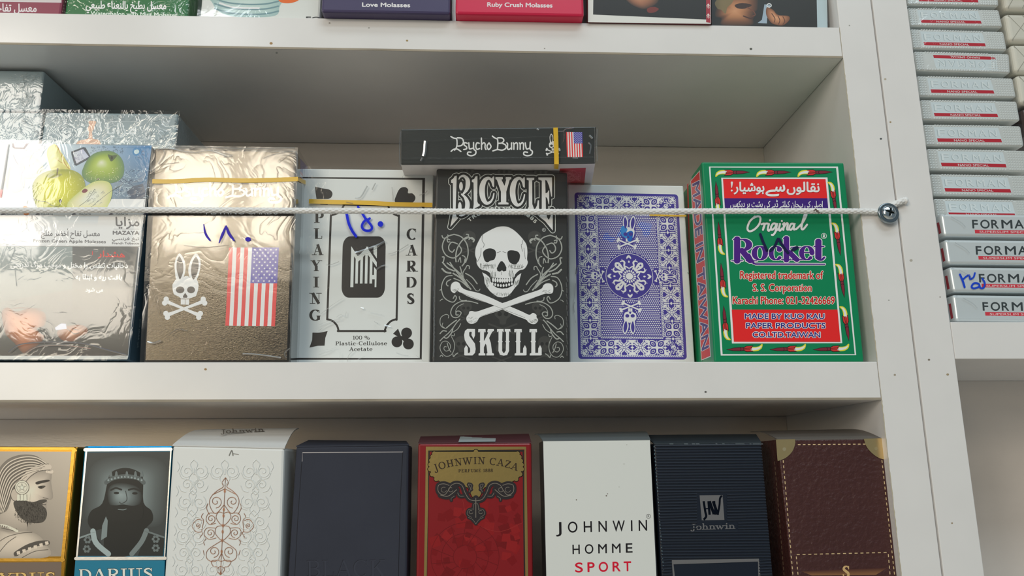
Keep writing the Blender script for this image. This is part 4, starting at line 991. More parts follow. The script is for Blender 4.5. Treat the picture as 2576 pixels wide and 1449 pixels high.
a.L = 3; a.E(VW, ccx, ccy, RR, n=56); a.L = 4; a.E(VI, ccx, ccy, RR - .5, n=56); a.L = 5
a.E(VW, ccx, ccy, 3.4, n=16)
for k in range(16):
    an = k * PI / 8; a.P(VW, rot([(4, -.55), (5.9, -.8), (6.6, 0), (5.9, .8), (4, .55)], (ccx, ccy), an))
for k in range(8):
    an = k * PI / 4 + PI / 8
    a.S(VW, rot([(7.4, -2.6), (9, -1.6), (10.6, 0), (9, 1.6), (7.4, 2.6)], (ccx, ccy), an), 1.1, n=3)
for k in range(4):
    an = k * PI / 2; 
    a.PS(VW, rot([(20.8, 0), (18.8, 2.1), (16.8, 2), (18.3, 0), (16.8, -2), (18.8, -2.1)], (ccx, ccy), an), 3)
    a.PS(VW, rot([(15.5, 0), (14, .9), (13, 0), (14, -.9)], (ccx, ccy), an), 2)
    for m_ in (1, -1):
        a.S(VW, [p + (w,) for p, w in zip(rot([(7, 3.6 * m_), (10.5, 4.6 * m_), (13.5, 4.2 * m_), (15, 6 * m_), (14, 8.2 * m_)], (ccx, ccy), an), (1.4, 1.6, 1.7, 1.5, .7))], n=5)
        a.S(VW, [p + (w,) for p, w in zip(rot([(8.2, 6.8 * m_), (11, 8.5 * m_), (13, 11 * m_)], (ccx, ccy), an), (.7, 2.2, 1.2))], n=5)
        a.E(VW, ccx + 17.6 * math.cos(an + .38 * m_), ccy + 17.6 * math.sin(an + .38 * m_), .45, n=8)
    an = an + PI / 4
    a.PS(VW, rot([(18.5, 0), (16.6, 2.6), (14.6, 2.8), (16, .9), (16, -.9), (14.6, -2.8), (16.6, -2.6)], (ccx, ccy), an), 3)
    a.PS(VW, rot([(8, 0), (10.5, 2), (14.2, 2.4), (14.5, 0), (14.2, -2.4), (10.5, -2)], (ccx, ccy), an), 3)
    a.L = 6; a.S(VI, rot([(10.5, 0), (13, 0)], (ccx, ccy), an), .6, smooth=False); a.L = 5
a.L = 6
k1 = 345 / 575
def halo(f):
    M = a.M; a.M = f; a.L = 4
    a.PS(VI, [(505, 20), (600, 150), (715, 20), (790, 150), (770, 360), (770, 560), (700, 640), (560, 700), (440, 600), (395, 470), (430, 330), (430, 150)], 4)
    a.S(VI, [(340, 640), (750, 812)], 92, smooth=False); a.S(VI, [(805, 640), (355, 812)], 92, smooth=False); a.M = M; a.L = 6
f1 = lambda x, y: ca(962 + (x - 575) * k1, 1062 + (y - 860) * k1 * 1.02)
f2_ = lambda x, y: da(1000 - (x - 575) * k1, 468 - (y - 860) * k1 * 1.02)
for f in (f1, f2_): halo(f); rab(f)
for f in (lambda x, y: card(7 + (y - 38) * .0235, 80.7 + (575 - x) * .0235), lambda x, y: card(93 - (y - 38) * .0235, 80.7 - (575 - x) * .0235)): halo(f); rab(f)
a.build('printed_front', INK, vb_)
# blue marker smears soaked into the print round the emblem
a = Art(vpl, EPS * 0.45); a.crop(*C_); SM = K(14, 52, 168)
for P in ([(580, 915), (600, 850), (650, 812), (690, 870), (770, 895), (740, 950), (700, 955), (640, 925)], [(785, 870), (830, 800), (860, 760), (870, 850), (850, 885)], [(1110, 700), (1150, 660), (1240, 665), (1330, 690), (1310, 770), (1280, 860), (1200, 870), (1180, 780)], [(1020, 820), (1060, 840), (1070, 900), (1010, 940)]): a.PS(SM, P, 4)
a.L = 6.5; a.PS(K(60, 130, 196), [(852, 760), (880, 715), (930, 730), (955, 770), (935, 830), (980, 880), (940, 900), (880, 870), (855, 820)], 4); a.PS(K(30, 96, 180), [(930, 830), (1000, 790), (1040, 810), (1035, 880), (1010, 945), (960, 940), (950, 880)], 4)
a.build('marker_smear', MARK, vb_)
tape(vb_, vpl, [ca(1290, 548), ca(1560, 556), ca(1850, 560)], 4.5, 0.0008)
wrap(vb_, vc, .052, FILMS, 0.0010)
creases(vpl, vb_, [([(180, 1449), (190, 1360), (215, 1310)], 30)], 0.0009, C_); creases(vpl, vb_, [([(150, 480), (140, 560), (150, 640)], 14), ([(1870, 30), (1885, 60)], 16), ([(170, 200), (150, 400), (130, 560), (170, 800)], 7)], 0.0009, D_)

# ---- Psycho Bunny box lying across the top
Yf = -0.020; t9 = math.radians(9.0)
lpl = front(Yf)
A0 = lpl.at(1008, 414); B0 = lpl.at(1498, 410.5); T0 = lpl.at(1008, 325); T1 = lpl.at(1500, 318.5)
ht = (T0.z - A0.z)
dv = Vector((0, math.cos(t9), math.sin(t9))); uv = Vector((0, -math.sin(t9), math.cos(t9)))
dl = 0.187 * U
def hh_(P, Tt):  # top point on the tilted face under the same ray
    return P + uv * ((Tt - P).length)
fT0 = A0 + (T0 - A0); 
npl = Plane(A0, tuple(-dv))
A0 = npl.at(1008, 414); B0 = npl.at(1498, 410.5); T0 = npl.at(1008, 325); T1 = npl.at(1500, 318.5)
root = thing('playing_card_box', 'dark wrapped card box lying on its back edge across the tops of two boxes', 'card box', (A0 + B0) / 2 + dv * dl / 2, 'dark rabbit skull card boxes')
q = [T0, T1, B0, A0]; qb = [p + dv * dl for p in q]
hexa('carton', q + qb, mat('black_gloss_card', K(50, 51, 49), rough=0.3, spec=0.5, bump=(200, 0.3, 0.2, (1, 1, 3))), root, 0.0005)
M_ = (1000, 300, 4.954)
a = Art(npl); a.crop(*M_); a.L = 2
psycho(a, lambda x, y: (x, y), K(226, 228, 226), 17, 2)
hflag(a, [(2100, 158), (2302, 160), (2312, 470), (2112, 470)], sr=.03)
MM = a.M; kk = .33; a.M = lambda x, y: MM(1935 + (x - 565) * kk, 450 + (y - 860) * kk); rabbit_emblem(a, K(220, 222, 218), K(52, 52, 50)); a.M = MM
a.build('printed_front', INK, root)
un = Plane(A0, tuple(-uv))
a = Art(un); a.px(); a.P(K(205, 200, 200), [(1009, 415), (1497, 412), (1478, 520), (1040, 520)]); a.L = 2
a.P(K(176, 44, 56), [(1408, 424), (1474, 422), (1464, 520), (1400, 520)]); a.L = 3
for i in range(24): a.S(K(205, 110, 115), [(1412 + random.uniform(0, 50), 428 + random.uniform(0, 32)) for _ in range(3)], .6)
a.build('printed_base', INK, root, 'pale underside with red card back print')
tape(root, npl, [(1397.5, 321), (1399, 360), (1400, 413)], 11.5, 0.0016); tb = Art(un, 0.001); tb.S((1, 1, 1, 1), [(1400, 413), (1399, 425)], 11, butt=True, smooth=False); tb.build('tear_strip', ylw, root)
W2 = []; F2 = []
g = 0.0011
ex = (B0 - A0).normalized()
for P_, dx_, dz_ in ((T0, -1, 1), (T1, 1, 1), (B0, 1, -1), (A0, -1, -1)): W2.append(P_ + ex * dx_ * g + uv * dz_ * g * .6 - dv * g)
W2 += [p + dv * (dl + 2 * g) for p in W2[:4]]
mesh('clear_wrap', W2, [(0, 3, 2, 1), (0, 1, 5, 4), (0, 4, 7, 3), (1, 2, 6, 5)], FILMS, root)
creases(npl, root, [([(350, 270), (345, 330), (340, 400), (325, 460)], 42), ([(310, 480), (290, 520)], 24), ([(40, 150), (30, 300), (28, 480), (40, 590)], 14), ([(2390, 200), (2430, 240)], 26), ([(2380, 290), (2410, 330), (2395, 430)], 18), ([(2455, 100), (2460, 300), (2455, 540)], 10), ([(2490, 120), (2480, 300), (2490, 520)], 14), ([(1990, 150), (2060, 150), (2100, 120), (2200, 105)], 10), ([(2075, 150), (2070, 260), (2020, 330)], 6), ([(1735, 118), (1760, 132)], 18), ([(2180, 480), (2250, 482)], 12), ([(40, 262), (700, 255), (1940, 210)], 4), ([(40, 484), (1000, 484), (2440, 470)], 5)], 0.0013, M_)
# ---- apple tobacco box and its neighbours on the left
TEAL = mat('teal_card', K(62, 88, 104), rough=0.4, spec=0.5)
ab_, apl, ac = carton('tobacco_box', 'wrapped tobacco box with green apples and ice cubes pictured, leaning beside the dark card box', 'tobacco box', (24, 360), (383, 366), (322, 907), (-64, 905), 0.001, .058, TEAL, None, 'apple tobacco boxes', 0.0012, seg=3)
K_ = (0, 340, 4.83); L_ = (0, 620, 4.83)
def ka(x, y): return (x / 4.83, 340 + y / 4.83)
def la(x, y): return (x / 4.83, 620 + y / 4.83)
def soft_poly(a, cols, pts, fc, n=5, rings=7): a.GE(cols, catmull(pts, n, True), fc, rings)
def apple_front(a):
    a.px(); WHT = K(226, 228, 230)
    a.P(WHT, [(26, 362), (381, 368), (322, 902), (-60, 900)]); a.L = 2
    # photo panel: pale to deep blue
    a.GQ([ka(118, 100), ka(900, 108), ka(900, 775), ka(30, 770)], [K(205, 212, 218), K(190, 205, 215), K(150, 170, 185), K(215, 218, 222)])
    a.GQ([ka(900, 108), ka(1845, 125), ka(1765, 775), ka(900, 775)], [K(190, 205, 215), K(45, 120, 175), K(62, 88, 112), K(150, 172, 190)])
    a.L = 3
    def drops(x0, y0, x1, y1, n, c, r0=3, r1=9):
        for i in range(n):
            x, y = random.uniform(x0, x1), random.uniform(y0, y1); r = random.uniform(r0, r1)
            a.ring(c, x, y, r, r * random.uniform(.7, 1), 2.2, random.uniform(0, 90), random.uniform(260, 360), 8)
    a.crop(*K_)
    drops(1100, 140, 1500, 230, 70, K(60, 80, 100)); drops(1400, 400, 1800, 560, 90, K(170, 200, 220), 3, 8); drops(1380, 620, 1700, 740, 90, K(190, 205, 218), 3, 8); drops(420, 120, 700, 230, 50, K(120, 125, 130)); drops(1650, 180, 1800, 300, 40, K(40, 70, 110)); drops(250, 180, 560, 260, 30, K(150, 150, 150)); drops(560, 210, 840, 330, 20, K(80, 90, 90), 2, 5)
    for i in range(70):
        x, y = random.uniform(1380, 1780), random.uniform(430, 760); a.S(random.choice([K(40, 66, 96), K(185, 205, 222), K(90, 120, 150)]), [(x, y), (x + random.uniform(10, 40), y - random.uniform(-6, 30)), (x + random.uniform(40, 70), y + random.uniform(-20, 20))], random.uniform(2, 6), n=3)
    a.P(K(58, 74, 96), [(1540, 690), (1620, 620), (1735, 590), (1765, 680), (1760, 775), (1580, 775)])
    a.PS(K(60, 125, 175), [(1615, 170), (1670, 150), (1720, 175), (1700, 240), (1640, 250), (1612, 215)]); a.L = 4; a.PS(K(190, 210, 225), [(1635, 185), (1675, 175), (1690, 205), (1660, 230), (1632, 215)])
    a.L = 3
    # ice cube
    a.P(K(60, 70, 82), [(865, 200), (1010, 145), (1040, 150), (1098, 255), (1080, 290), (930, 372), (905, 365), (868, 235)]); a.L = 4
    a.GQ([(885, 215), (1010, 168), (1080, 262), (930, 345)], [K(205, 210, 225), K(175, 178, 205), K(190, 195, 215), K(205, 205, 222)])
    a.L = 5; drops(900, 220, 1020, 300, 26, K(120, 115, 150), 3, 10); a.L = 3
    a.P(K(105, 90, 100), [(150, 100), (350, 100), (300, 170), (170, 165), (148, 140)]); a.L = 4; a.P(K(205, 200, 205), [(165, 100), (320, 100), (285, 150), (180, 148)])
    # apples
    a.L = 5
    g1 = [K(205, 214, 118), K(178, 190, 66), K(140, 158, 58), K(96, 126, 72)]
    soft_poly(a, [K(214, 226, 190), K(172, 190, 92), K(150, 170, 62), K(120, 148, 70), K(92, 124, 88)], [(1010, 400), (1060, 300), (1140, 225), (1260, 190), (1370, 200), (1460, 260), (1505, 360), (1500, 480), (1430, 560), (1290, 590), (1130, 590), (1030, 540), (995, 470)], (1230, 330))
    a.L = 6; a.PS(K(70, 88, 52), [(1310, 235), (1360, 245), (1420, 245), (1390, 290), (1350, 320), (1325, 280)]); a.L = 7; a.E(K(40, 42, 24), 1358, 275, 14, 22)
    a.L = 6
    soft_poly(a, [K(226, 222, 150), K(215, 210, 130), K(196, 190, 96)], [(650, 110), (690, 125), (740, 200), (800, 300), (855, 415), (700, 440), (625, 425), (590, 320), (568, 220), (590, 150)], (660, 260)); a.L = 7
    a.S(K(185, 130, 60), [(690, 125), (760, 280), (800, 360), (840, 410)], 7); a.S(K(190, 150, 70), [(680, 280), (740, 330), (790, 340)], 6)
    a.L = 6
    soft_poly(a, [K(240, 238, 215), K(236, 230, 200), K(226, 218, 190)], [(250, 300), (300, 255), (400, 255), (490, 320), (535, 420), (500, 480), (400, 520), (300, 520), (245, 420)], (390, 380))
    soft_poly(a, [K(240, 236, 210), K(232, 226, 198), K(215, 205, 190)], [(75, 480), (110, 400), (200, 375), (260, 400), (300, 520), (280, 650), (180, 700), (90, 660), (60, 560)], (180, 520)); a.L = 7
    a.PS(K(205, 190, 205), [(240, 450), (290, 430), (318, 480), (300, 505), (250, 490)]); a.S(K(120, 115, 130), [(160, 240), (190, 310), (225, 360)], 5)
    a.L = 8
    soft_poly(a, [K(232, 226, 96), K(218, 212, 66), K(200, 196, 54), K(176, 176, 56), K(146, 150, 60)], [(395, 680), (400, 590), (450, 510), (540, 450), (640, 425), (760, 415), (880, 425), (980, 480), (1030, 570), (1035, 680), (1000, 800), (900, 900), (700, 925), (500, 905), (430, 830)], (640, 640))
    a.L = 9; a.PS(K(150, 150, 62), [(560, 500), (620, 470), (700, 468), (760, 475), (690, 515), (610, 520)]); a.L = 10; a.S(K(96, 84, 40), [(700, 410, 20), (697, 440, 18), (692, 485, 12)])
    a.L = 10
    for i in range(90):
        x, y = random.uniform(450, 990), random.uniform(520, 850); a.E(K(240, 236, 140), x, y, random.uniform(2, 6), n=6)
    for i in range(50): a.E(K(215, 220, 165), random.uniform(1040, 1440), random.uniform(400, 540), random.uniform(2, 7), n=6)
    a.L = 11
    soft_poly(a, [K(240, 228, 205), K(236, 222, 192), K(226, 208, 165), K(190, 196, 120)], [(815, 850), (860, 780), (960, 690), (1060, 610), (1160, 560), (1270, 555), (1340, 590), (1365, 680), (1340, 800), (1290, 890), (1100, 925), (850, 925)], (1110, 750))
    a.L = 12; a.PS(K(120, 50, 62), [(995, 680), (1030, 650), (1065, 668), (1045, 695), (1010, 700)]); a.S(K(90, 100, 90), [(960, 865), (1060, 790), (1110, 720), (1150, 655)], 5); a.S(K(120, 125, 120), [(1100, 880), (1220, 780), (1350, 680), (1480, 600)], 5); a.S(K(150, 140, 120), [(1180, 540), (1200, 525)], 12)
    for i in range(26): x = random.uniform(1050, 1250); y = random.uniform(680, 860); a.S(K(140, 142, 135), [(x, y), (x + 20, y - 22), (x + 28, y - 8)], 3.5)
    a.S(K(60, 70, 60), [(400, 770), (480, 800), (560, 810), (640, 860), (720, 860), (735, 800)], 5); a.E(K(70, 74, 66), 733, 800, 18, 22)
    # lower white panel
    a.L = 13
    a.P(K(222, 222, 226), [(1355, 778), (1760, 778), (1745, 830), (1700, 1350), (-70, 1345), (-40, 960), (0, 760), (400, 770), (440, 880), (820, 880), (1300, 880)])
    a.L = 14
    for x in (10, 430, 870, 1320, 1735): a.PS(K(46, 36, 60), [(x, 965), (x + 30, 950), (x + 60, 962)], 3)
    for x in (70, 500, 960, 1410): a.T(K(60, 55, 60), 'MAZAYA', (x, 970), (x + 145, 970), 22)
    a.PS(K(226, 120, 40), [(280, 870), (330, 868), (360, 950), (320, 968), (285, 955)])
    a.GQ([(430, 985), (1200, 985), (1180, 1100), (450, 1100)], [K(200, 210, 235), K(195, 205, 232), K(222, 222, 226), K(222, 222, 226)])
    G5 = K(96, 96, 100)
    a.L = 15
    a.T(G5, arabic('مزايا'), (1405, 1103), (1690, 1105), 108, bold=3)
    a.S(G5, [(1380, 1142), (1692, 1142)], 3, smooth=False); a.T(G5, 'MAZAYA', (1372, 1207), (1690, 1209), 44, bold=3)
    a.T(G5, arabic('تبغ فرنسي'), (1362, 1272), (1690, 1274), 34, bold=1); a.T(G5, 'French Tobacco', (1362, 1325), (1690, 1327), 27, bold=1)
    a.T(G5, arabic('معسل تفاح أخضر مثلج'), (498, 1222), (1212, 1226), 66, bold=1); a.T(G5, 'Frozen Green Apple Molasses', (405, 1300), (1285, 1312), 38, bold=1)
    # health warning picture
    a.crop(*L_); a.L = 14
    a.GQ([(-100, -2), (880, 2), (880, 520), (-150, 700)], [K(150, 160, 160), K(140, 150, 150), K(120, 124, 118), K(110, 115, 110)])
    a.GQ([(880, 2), (1680, 5), (1640, 500), (880, 520)], [K(96, 98, 98), K(92, 92, 92), K(112, 108, 100), K(120, 120, 114)])
    a.GQ([(-150, 700), (880, 520), (860, 1325), (-300, 1325)], [K(110, 112, 106), K(120, 118, 112), K(46, 40, 38), K(70, 66, 60)])
    a.GQ([(880, 520), (1640, 500), (1550, 1325), (860, 1325)], [K(120, 118, 110), K(130, 124, 114), K(62, 58, 54), K(46, 40, 38)])
    a.L = 15
    soft_poly(a, [K(196, 130, 88), K(190, 120, 78), K(160, 96, 62), K(100, 66, 48)], [(40, 960), (20, 800), (90, 740), (200, 790), (360, 750), (520, 790), (560, 860), (540, 960), (450, 1000), (500, 1060), (540, 1100), (480, 1180), (300, 1300), (180, 1180), (70, 1070)], (260, 960))
    soft_poly(a, [K(176, 120, 82), K(150, 96, 64), K(110, 70, 50)], [(690, 1050), (760, 980), (860, 960), (960, 950), (1050, 980), (1060, 1050), (960, 1100), (900, 1150), (760, 1140)], (880, 1040)); a.L = 16
    a.P(K(176, 180, 200), [(665, 990), (740, 935), (800, 940), (812, 1000), (740, 1010), (680, 1015)]); a.S(K(70, 48, 38), [(820, 1000), (900, 1060), (960, 1050)], 8); a.S(K(80, 50, 40), [(880, 1000), (960, 1020)], 8); a.S(K(96, 60, 48), [(150, 760), (250, 745), (520, 760)], 10)
    RW = K(205, 70, 66); TW = K(226, 228, 226)
    a.T(RW, arabic('هشدار'), (1190, 122), (1515, 135), 70, bold=3); a.S(RW, [(1124, 60), (1122, 100)], 9, smooth=False)
    a.T(TW, arabic('دخانیات تنفس را مختل و موجب مرگ تدریجی'), (130, 248), (1550, 262), 62, bold=3)
    a.T(TW, arabic('بافت ریه و ابتلا به'), (920, 398), (1480, 402), 58, bold=3); a.T(TW, arabic('می شود'), (1040, 548), (1250, 548), 50, bold=2)
    a.S(K(60, 56, 70), [(100, 1280, 8), (250, 1190, 14), (600, 1165, 10), (1000, 1180, 12), (1250, 1240, 16), (1530, 1310, 8)], None)  # not part of the picture: painted shade along the wrap crease
    a.S(K(150, 120, 110), [(330, 1290), (480, 1215), (800, 1205), (1100, 1240)], 8)  # paler stroke, sheen of the second wrap crease painted in
    a.L = 17; a.P(K(205, 206, 202), [(-320, 1330), (1560, 1335), (1545, 1372), (-320, 1372)])
a = Art(apl); apple_front(a); a.build('printed_front', INK, ab_)
a = Art(sideplane(ac, 'R')); 
a.T(K(170, 190, 200), 'For Adults Only', la(1665, 1225), la(1700, 880), 5, up=(3.5, 0))
a.build('printed_side', INK, ab_)
wrap(ab_, ac, .058, FILM, 0.0012)
creases(apl, ab_, [([(100, 1290), (250, 1190), (600, 1160), (1000, 1180), (1300, 1260), (1540, 1320)], 16), ([(310, 1290), (480, 1210), (850, 1200)], 16), ([(110, 200), (170, 60), (175, 0)], 10), ([(1345, 1340), (1430, 1325), (1530, 1340), (1430, 1362)], 12), ([(1500, 850), (1525, 840)], 10), ([(1680, 20), (1640, 300), (1610, 700), (1560, 1200)], 16), ([(180, 280), (200, 480)], 8)], 0.0013, L_)
creases(apl, ab_, [([(1850, 130), (1800, 500), (1770, 850)], 12), ([(860, 118), (1300, 120), (1830, 128)], 10), ([(115, 110), (60, 500), (20, 760)], 9)], 0.0013, K_)
lb, lpl2, lc = carton('tobacco_box', 'white tobacco box cut off by the left picture edge, beside the apple box', 'tobacco box', (-330, 352), (19, 358), (-72, 905), (-460, 900), 0.001, .058, mat('pale_card', K(222, 224, 226), rough=0.4), None, 'apple tobacco boxes', 0.0012)
a = Art(lpl2); a.px(); a.P(K(190, 30, 44), [(-60, 477), (7, 477), (2, 520), (-62, 520)]); a.L = 2; a.T(K(230, 230, 230), 'MAZAYA', (-50, 515), (3, 512), 10); a.build('printed_front', INK, lb)
wrap(lb, lc, .058, FILM, 0.001)

# ---- cartons piled behind them
GT = mat('grey_teal_card', K(146, 162, 168), rough=0.4, spec=0.5); 
N_ = (0, 160, 4.6)
def mazaya(a, ox, oy, k, hook=True):
    """grey box front graphics, origin at the arabic logo left-top, crop N units"""
    M = a.M; a.M = lambda x, y: M(ox + (x - 1240) * k, oy + (y - 670) * k)
    c = K(190, 200, 204)
    a.T(c, arabic('مزايا'), (1235, 815), (1570, 818), 128, bold=3); a.S(c, [(1240, 668), (1575, 668)], 4, smooth=False); a.S(c, [(1200, 858), (1580, 860)], 4, smooth=False)
    a.T(c, 'MAZAYA', (1205, 930), (1565, 932), 50, bold=3)
    if hook:
        o = K(222, 175, 150)
        a.PS(o, [(1028, 665), (1112, 668), (1095, 720), (1085, 760), (1065, 790), (1070, 830), (1075, 870), (1150, 890), (1150, 990), (895, 990), (900, 900), (1015, 870), (1025, 830), (1030, 790), (1015, 760), (1030, 710)], 3)
    a.M = M
def stack_box(label, TL, TR, z0, Y, depth, ztop=None):
    pl = front(Y); A = pl.at(*TL); B = pl.at(*TR); B.z = A.z = (A.z + B.z) / 2
    c = [A, B, Vector((B.x, B.y, z0)), Vector((A.x, A.y, z0))]
    r = thing('tobacco_box', label, 'tobacco box', (c[2] + c[3]) / 2 + Vector((0, depth * U / 2, 0)), 'grey tobacco boxes piled behind')
    hexa('carton', c + [p + Vector((0, depth * U, 0)) for p in c], GT, r, 0.0012, 3)
    return r, pl, c
YB = 0.062; DB = 0.245
m1, mp1, mc1 = stack_box('grey wrapped box with orange water pipe emblem, behind the apple box', (113, 284), (449, 283), 0.0, YB, DB)
a = Art(mp1); a.crop(*N_); mazaya(a, 1240, 670, 1); a.build('printed_front', INK, m1)
s1 = Art(Plane(mc1[1], (1, 0, 0))); s1.M = lambda x, y: (458 + (x - 1240) * .055, 302 + (y - 670) * .17 + (x - 1240) * .075); a = s1
s1.T(K(160, 175, 182), arabic('مزايا'), (1240, 830), (1570, 830), 128); s1.S(K(160, 175, 182), [(1240, 668), (1600, 668)], 4, smooth=False); s1.build('printed_side', INK, m1)
wrap(m1, mc1, DB, FILMC, 0.001)
m2, mp2, mc2 = stack_box('lower grey wrapped box at the left edge, behind the white box', (-230, 280), (108, 281), 0.0, YB, DB)
wrap(m2, mc2, DB, FILMC, 0.001)
m3, mp3, mc3 = stack_box('topmost grey wrapped box of the pile at the left edge', (-230, 175), (112, 176), mc2[0].z + 0.0008, YB, DB)
wrap(m3, mc3, DB, FILMC, 0.001)
s1 = Art(Plane(mc3[1], (1, 0, 0))); s1.M = lambda x, y: (122 + (x - 1240) * .105, 214 + (y - 670) * .19 + (x - 1240) * .10)
s1.T(K(150, 165, 172), arabic('مزايا'), (1240, 830), (1570, 830), 128); s1.S(K(150, 165, 172), [(1240, 668), (1600, 668)], 4, smooth=False); s1.T(K(150, 165, 172), 'MAZAYA', (1215, 930), (1565, 930), 60); s1.build('printed_side', INK, m3)
for r_, p_ in ((m1, mp1), (m2, mp2), (m3, mp3)):
    st = []
    bx = {id(m1): [(1700, 610, 2050, 900), (520, 600, 850, 850), (800, 575, 1650, 620)], id(m2): [(150, 570, 480, 880)], id(m3): [(150, 80, 510, 230), (160, 200, 440, 500)]}[id(r_)]
    for x0, y0, x1, y1 in bx:
        for i in range(16):
            x, y = random.uniform(x0, x1), random.uniform(y0, y1); an = random.uniform(0, 3.1); l = random.uniform(15, 60)
            st.append(([(x, y), (x + l * math.cos(an), y + l * .5 * math.sin(an)), (x + l * 1.6 * math.cos(an + .5), y + l * math.sin(an + .5))], random.uniform(5, 14)))
    creases(p_, r_, st, 0.0012, N_)

# ---- rope and screw
ropem = mat('cotton_cord', K(222, 222, 214), rough=0.85, spec=0.2, var=0.1)
def rope_mesh(pts3, r0, m, name, parent, bump=.15, pitch=0.0030, ns=None, spots=()):
    C3 = catmull([tuple(p) for p in pts3], 24); C3 = [Vector(p) for p in C3]
    Ls = [0]
    for p, q in zip(C3, C3[1:]): Ls.append(Ls[-1] + (q - p).length)
    tot = Ls[-1]; ns = int(tot / 0.00024); V = []; F = []; na = 30; j = 0; org = world_loc(parent)
    for i in range(ns + 1):
        s_ = tot * i / ns
        while j < len(Ls) - 2 and Ls[j + 1] < s_: j += 1
        t = (s_ - Ls[j]) / max(1e-9, Ls[j + 1] - Ls[j]); p = C3[j].lerp(C3[j + 1], t)
        tg = (C3[min(j + 2, len(C3) - 1)] - C3[max(j - 1, 0)]).normalized()
        n1 = tg.cross(Vector((0, 0, 1))).normalized(); n2 = tg.cross(n1).normalized()
        for k in range(na):
            th = 2 * PI * k / na; u = th * 3 / PI + s_ / pitch; v = th * 3 / PI - s_ / pitch
            b = 2.2 * math.sqrt(abs(math.sin(PI * u) * math.sin(PI * v))) - 1.3
            r = r0 * (1 + bump * b)
            V.append(p + n1 * (r * math.cos(th)) + n2 * (r * math.sin(th)))
    for i in range(ns):
        for k in range(na):
            F.append([i * na + k, i * na + (k + 1) % na, (i + 1) * na + (k + 1) % na, (i + 1) * na + k])
    V.append(C3[0]); V.append(C3[-1])
    for k in range(na): F.append([len(V) - 2, (k + 1) % na, k]); F.append([len(V) - 1, ns * na + k, ns * na + (k + 1) % na])
    return mesh(name, V, F, m, parent, smooth=True)
rp = front(-0.0062); rr0 = 0.00128
rope = thing('cord', 'white braided cord stretched across the boxes and tied behind the screw', 'cord', rp.at(2228, 531))
P3 = [rp.at(x, y) for x, y in ((-420, 529), (0, 529.5), (380, 528.5), (780, 530), (1110, 532), (1440, 533), (1760, 531.5), (2060, 531), (2140, 531.5))] + [front(-0.0046).at(2180, 532), front(-0.0040).at(2222, 533)]
rope_mesh(P3, rr0, ropem, 'braid', rope)
rq = front(-0.0040)
tl3 = [rq.at(2215, 530), rq.at(2240, 519), rq.at(2262, 509), rq.at(2275, 504)]
rope_mesh(tl3, rr0 * 1.12, ropem, 'tail', rope)
kb = bmesh.new(); bmesh.ops.create_icosphere(kb, subdivisions=3, radius=0.0017)
for v in kb.verts: v.co *= 1 + .12 * math.sin(v.co.x * 5000) * math.cos(v.co.z * 4300)
for v in kb.verts: v.co.x *= .75; v.co.z *= 1.05
me = bpy.data.meshes.new('knot'); kb.to_mesh(me); kb.free(); me.materials.append(ropem)
for p in me.polygons: p.use_smooth = True
ko = link(bpy.data.objects.new('knot', me), rope); ko.location = rq.at(2277, 505) - rope.location
sm = Art(rp, rr0 * 1.13); 
for x, y, r in ((2052, 527, 3), (2056, 531, 3.5), (2060, 535, 2.5), (2066, 537, 2), (2048, 530, 2)): sm.E(K(90, 78, 70), x, y, r, r * .7)
sm.build('dirt_mark', INKM, rope)
zinc = mat('zinc_steel', K(150, 160, 166, 0.85), rough=0.22, metal=1.0)
sp0 = front(0).at(2227, 541); screw = thing('screw', 'zinc plated cross head screw with a washer flange in the shelving side panel', 'screw', sp0)
def lathe_face(name, rmax, prof, m, y0, nr=36, na=96, cross=0.0, rimb=0.0):
    V = []; F = []
    for i in range(nr + 1):
        r = rmax * i / nr
        for k in range(na):
            th = 2 * PI * k / na; x, z = r * math.cos(th), r * math.sin(th); h = prof(r)
            if cross:
                a_ = .28; cx, cz = x * math.cos(a_) - z * math.sin(a_), x * math.sin(a_) + z * math.cos(a_)
                w = cross * .3 * (1 - .25 * r / cross)
                ins = max(min(w - abs(cx), cross * .98 - abs(cz)), min(w - abs(cz), cross * .98 - abs(cx)))
                if ins > 0: h -= min(0.0016, ins * 2.2)
            V.append(sp0 + Vector((x, -h - y0, z)))
    for i in range(nr):
        for k in range(na): F.append([i * na + k, i * na + (k + 1) % na, (i + 1) * na + (k + 1) % na, (i + 1) * na + k])
    o = mesh(name, V, F, m, screw, smooth=True)
    if cross:
        o.data.materials.append(mat('recess_shade', K(46, 54, 56), rough=0.5, metal=0.6))  # darker steel on the recess faces, shade put into the colour
        for f_, pol in zip(F, o.data.polygons):
            rr2 = [math.hypot(V[k].x - sp0.x, V[k].z - sp0.z) for k in f_]; hm = [prof(r_) - (-(V[k].y - sp0.y) - y0) for r_, k in zip(rr2, f_)]
            if max(hm) > 0.0002: pol.material_index = 1
    return o
R0 = 29 / FPX * U; R1 = 19.5 / FPX * U
lathe_face('washer', R0, lambda r: 0.0009 if r < R0 * .9 else (0.0009 * math.sqrt(max(0, 1 - ((r - R0 * .9) / (R0 * .1)) ** 2))), zinc, 0.0026, 30)
lathe_face('screw_head', R1, lambda r: 0.0017 * math.sqrt(max(0, 1 - (r / R1) ** 2 * .98)), mat('polished_steel', K(190, 196, 200), rough=0.12, metal=1.0), 0.0034, 44, 120, cross=R1 * .62)
bmx = bmesh.new(); bmesh.ops.create_cone(bmx, cap_ends=True, segments=24, radius1=R0 * .4, radius2=R0 * .4, depth=0.0032, matrix=Matrix.Rotation(PI / 2, 4, 'X'))
me = bpy.data.meshes.new('shank'); bmx.to_mesh(me); bmx.free(); me.materials.append(zinc); so = link(bpy.data.objects.new('shank', me), screw); so.location = (0, -0.0012, 0)

